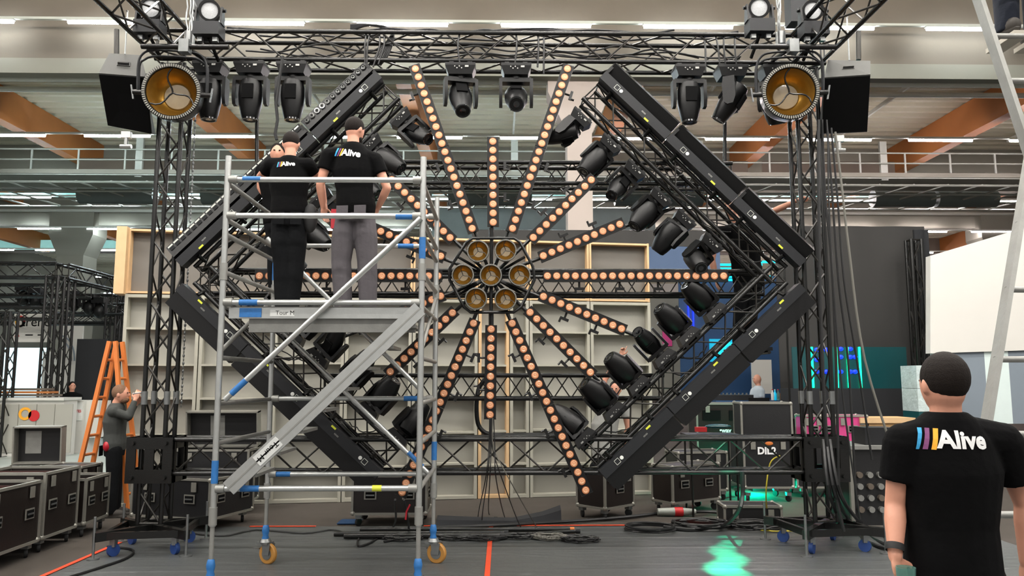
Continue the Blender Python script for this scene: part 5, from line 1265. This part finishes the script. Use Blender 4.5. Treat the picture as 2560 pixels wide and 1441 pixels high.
# console desk and gear
dk = thing('console_desk', 'long desk with mixing gear in front of the blue stand', 'desk', V((at(1860, 1010, 17).x, 17, 0))); a, b = at(1790, 1002, 17), at(1990, 1002, 17)
MB().bbox(a.x, b.x, 17, 17.8, a.z-.08, a.z).build('table_top', 'booth_blue', dk)
for x in (a.x+.1, (a.x+b.x)/2, b.x-.1):
    MB().bbox(x-.04, x+.04, 17.05, 17.13, 0, a.z-.08).build('leg', 'booth_blue', dk)
for i, (x, mm_) in enumerate(((1938, 'cyan_sign'), (1946, 'glass_cup'), (1954, 'ladder_wood'), (1960, 'red'), (1968, 'glass_cup'), (1932, 'white_dot'))):
    p = at(x, 1000, 17.2); p.z = a.z
    t = thing('bottle', 'small drink bottle on the console desk, %s in the cluster' % ORD[i], 'bottle', p, 'bottles on the desk')
    MB().lathe([(.03, 0), (.035, .02), (.035, .14), (.014, .19), (.014, .22)], p, Z_, 10).build('body', mm_, t); MB().lathe([(.016, .22), (.016, .24)], p, Z_, 8).build('cap', 'red' if i % 2 else 'white_dot', t)
mx_ = thing('mixing_console', 'black mixing console with rows of knobs on the desk', 'mixing console', at(1830, 1000, 17.3)); p = at(1830, 1000, 17.3); p.z = a.z+.06
MB().box(p, (.8, .5, .12)).build('body', 'plastic_grey', mx_)
for q in range(8): MB().tube(p+V((-.3+.085*q, -.1, .06)), p+V((-.3+.085*q, -.1, .1)), .02, 8).build('knob', 'chrome', mx_)
single('laptop', MB().box(at(1898, 1012, 12.9), (.34, .03, .22)), 'grille', 'dark laptop screen in front of the bald person', 'laptop')
sp = at(1898, 1024, 12.9); lp = thing('laptop_stand', 'dark box under the laptop', 'stand', V((sp.x, 12.9, 0))); MB().bbox(sp.x-.2, sp.x+.2, 12.75, 13.1, 0, sp.z).build('body', 'laminate_black', lp)
# curtains
def curtain(lbl, x0, x1, y0, Y, m, amp=.05, per=.4, yb=0):
    a, b = at(x0, 800, Y).x, at(x1, 800, Y).x; z1 = at((x0+x1)/2, y0, Y).z; n = max(6, int((b-a)/per*6)); mm = MB()
    for i in range(n+1):
        x = a+(b-a)*i/n; d_ = amp*math.sin(2*math.pi*(x-a)/per)+amp*.5*math.sin(5*x)
        for z in (0.02 if not yb else yb, z1):
            for t_ in (0, .02): mm.v.append(V((x, Y+d_*(1 if z < z1 else .5)+t_, z)))
    for i in range(n):
        o = 4*i; mm.f += [(o, o+4, o+6, o+2), (o+1, o+3, o+7, o+5), (o+2, o+6, o+7, o+3), (o, o+1, o+5, o+4)]
    return single('curtain', mm, m, lbl, 'curtain')
curtain('tall dark grey curtain wall behind the right tower', 1945, 2325, 566, 15.6, 'curtain', .03, .9)
curtain('black curtain strip at the right end of the dark curtain wall', 2296, 2334, 575, 15.3, 'curtain_black', .04, .2)
curtain('low black curtain behind the top edge of the flats', 1180, 1960, 577, 14.4, 'curtain', .03, .5, yb=at(0, 612, 14.4).z)
cp = thing('pipe_frame', 'black pipe frame holding the low curtain behind the flats', 'frame', V((at(1185, 600, 14.43).x, 14.45, 0))); za_ = at(1500, 577, 14.4).z
MB().tube((at(1180, 577, 14.45).x, 14.45, za_), (at(1960, 577, 14.45).x, 14.45, za_), .02, 8).build('pipe', 'black_metal', cp)
for px in (1182, 1560, 1957): MB().tube((at(px, 577, 14.45).x, 14.45, 0), (at(px, 577, 14.45).x, 14.45, za_), .02, 8).build('upright', 'black_metal', cp)
tower('slim lattice tower in front of the dark curtain, right', 2308, 600, 0, 15.0, .2, 'slim_tower')
gp = panel('glass_panel', 'teal glass panel with glowing tubes in front of the dark curtain', 'panel', 'green_panel', 1982, 2268, 868, 972, 15.0, .04)
panel('dark_counter', 'black counter below the teal glass panel', 'counter', 'curtain_black', 1975, 2275, 972, 1048, 14.95, .5)
for i, x in enumerate((2029, 2090, 2118, 2148)):
    p, q = at(x, 868, 14.98), at(x, 970, 14.98); single('green_tube', MB().tube(V((p.x, p.y, q.z)), p, .022, 8), 'neon_green', 'upright glowing green tube on the teal panel, %s from the left' % ORD[i], 'light tube', 'green tubes')
for i, (x, ys) in enumerate(((2042, (875, 900, 930)), (2066, (875, 930)), (2102, (873, 893, 930)), (2126, (873, 893, 930)), (2138, (893, 930)))):
    for j, y in enumerate(ys):
        p = at(x, y, 14.985); single('blue_spot', MB().ell(p, (.05, .02, .04)), 'neon_blue', 'small blue glowing spot on the teal panel, column %s, row %s' % (ORD[i], ORD[j]), 'light', 'blue spots')
# white stand wall at the right edge
Yw = 13.2
P = [at(2326, 884, Yw), at(2326, 640, Yw), at(2700, 528, Yw), at(2700, 872, Yw)]
single('white_fascia', MB().prism(P, V((0, .15, 0))), 'white_wall', 'white slanting stand wall behind the ladder, right edge', 'wall')
for i, (x0, x1, mm_) in enumerate(((2230, 2300, 'stripe_grey'), (2300, 2352, 'stripe_white'), (2352, 2448, 'stripe_grey'), (2448, 2508, 'stripe_white'), (2508, 2552, 'stripe_grey'), (2552, 2640, 'stripe_white'))):
    x0 += 18; x1 += 18
    if i == 0: x0 = 2330
    if i == 1: x0 = 2335
    if i == 0: continue
    panel('striped_panel', '%s panel below the white stand wall, %s from the left' % ('grey' if 'grey' in mm_ else 'pale', ORD[i-1]), 'wall panel', mm_, x0, x1, 874, 1060, Yw+.05, group='striped panels')
pp = thing('wrapped_pallet', 'pallet stack wrapped in clear film left of the nearest person', 'pallet', V((at(2306, 1000, 12.9).x, 12.9, 0))); c = pp.location
for q in range(5): MB().box((c.x, 12.95, .15+.375*q+.18), (.36, .5, .37)).build('wrapped_box', 'foil' if q > 2 else 'green_panel', pp)
MB().box((c.x, 12.95, .07), (.5, .6, .13)).build('pallet', 'raw_wood', pp)
# unseen spots added overhead to imitate a green reflection on the floor
def spot(loc, g, e, deg):
    ld = bpy.data.lights.new('added_floor_spot', 'SPOT'); ld.energy = e; ld.color = (.0, 1, .5); ld.spot_size = math.radians(deg); ld.spot_blend = .5; ld.shadow_soft_size = .03
    lo = bpy.data.objects.new('added_floor_spot', ld); C.objects.link(lo); lo.location = loc; lo.rotation_euler = (g-V(loc)).to_track_quat('-Z', 'Y').to_euler()
for k in range(11): spot((1.4, 4.6, 6.3), gr(1818+14*math.sin(k*1.3), 1346+9*k), 6500+600*k, 2.0+.16*k)
ld = bpy.data.lights.new('added_floor_glow', 'POINT'); ld.energy = 35; ld.color = (0, 1, .55); ld.shadow_soft_size = .03  # unseen lamp added behind the lettered case for the glow under it
lo = bpy.data.objects.new('added_floor_glow', ld); C.objects.link(lo); lo.location = (4.0, 12.45, .12)
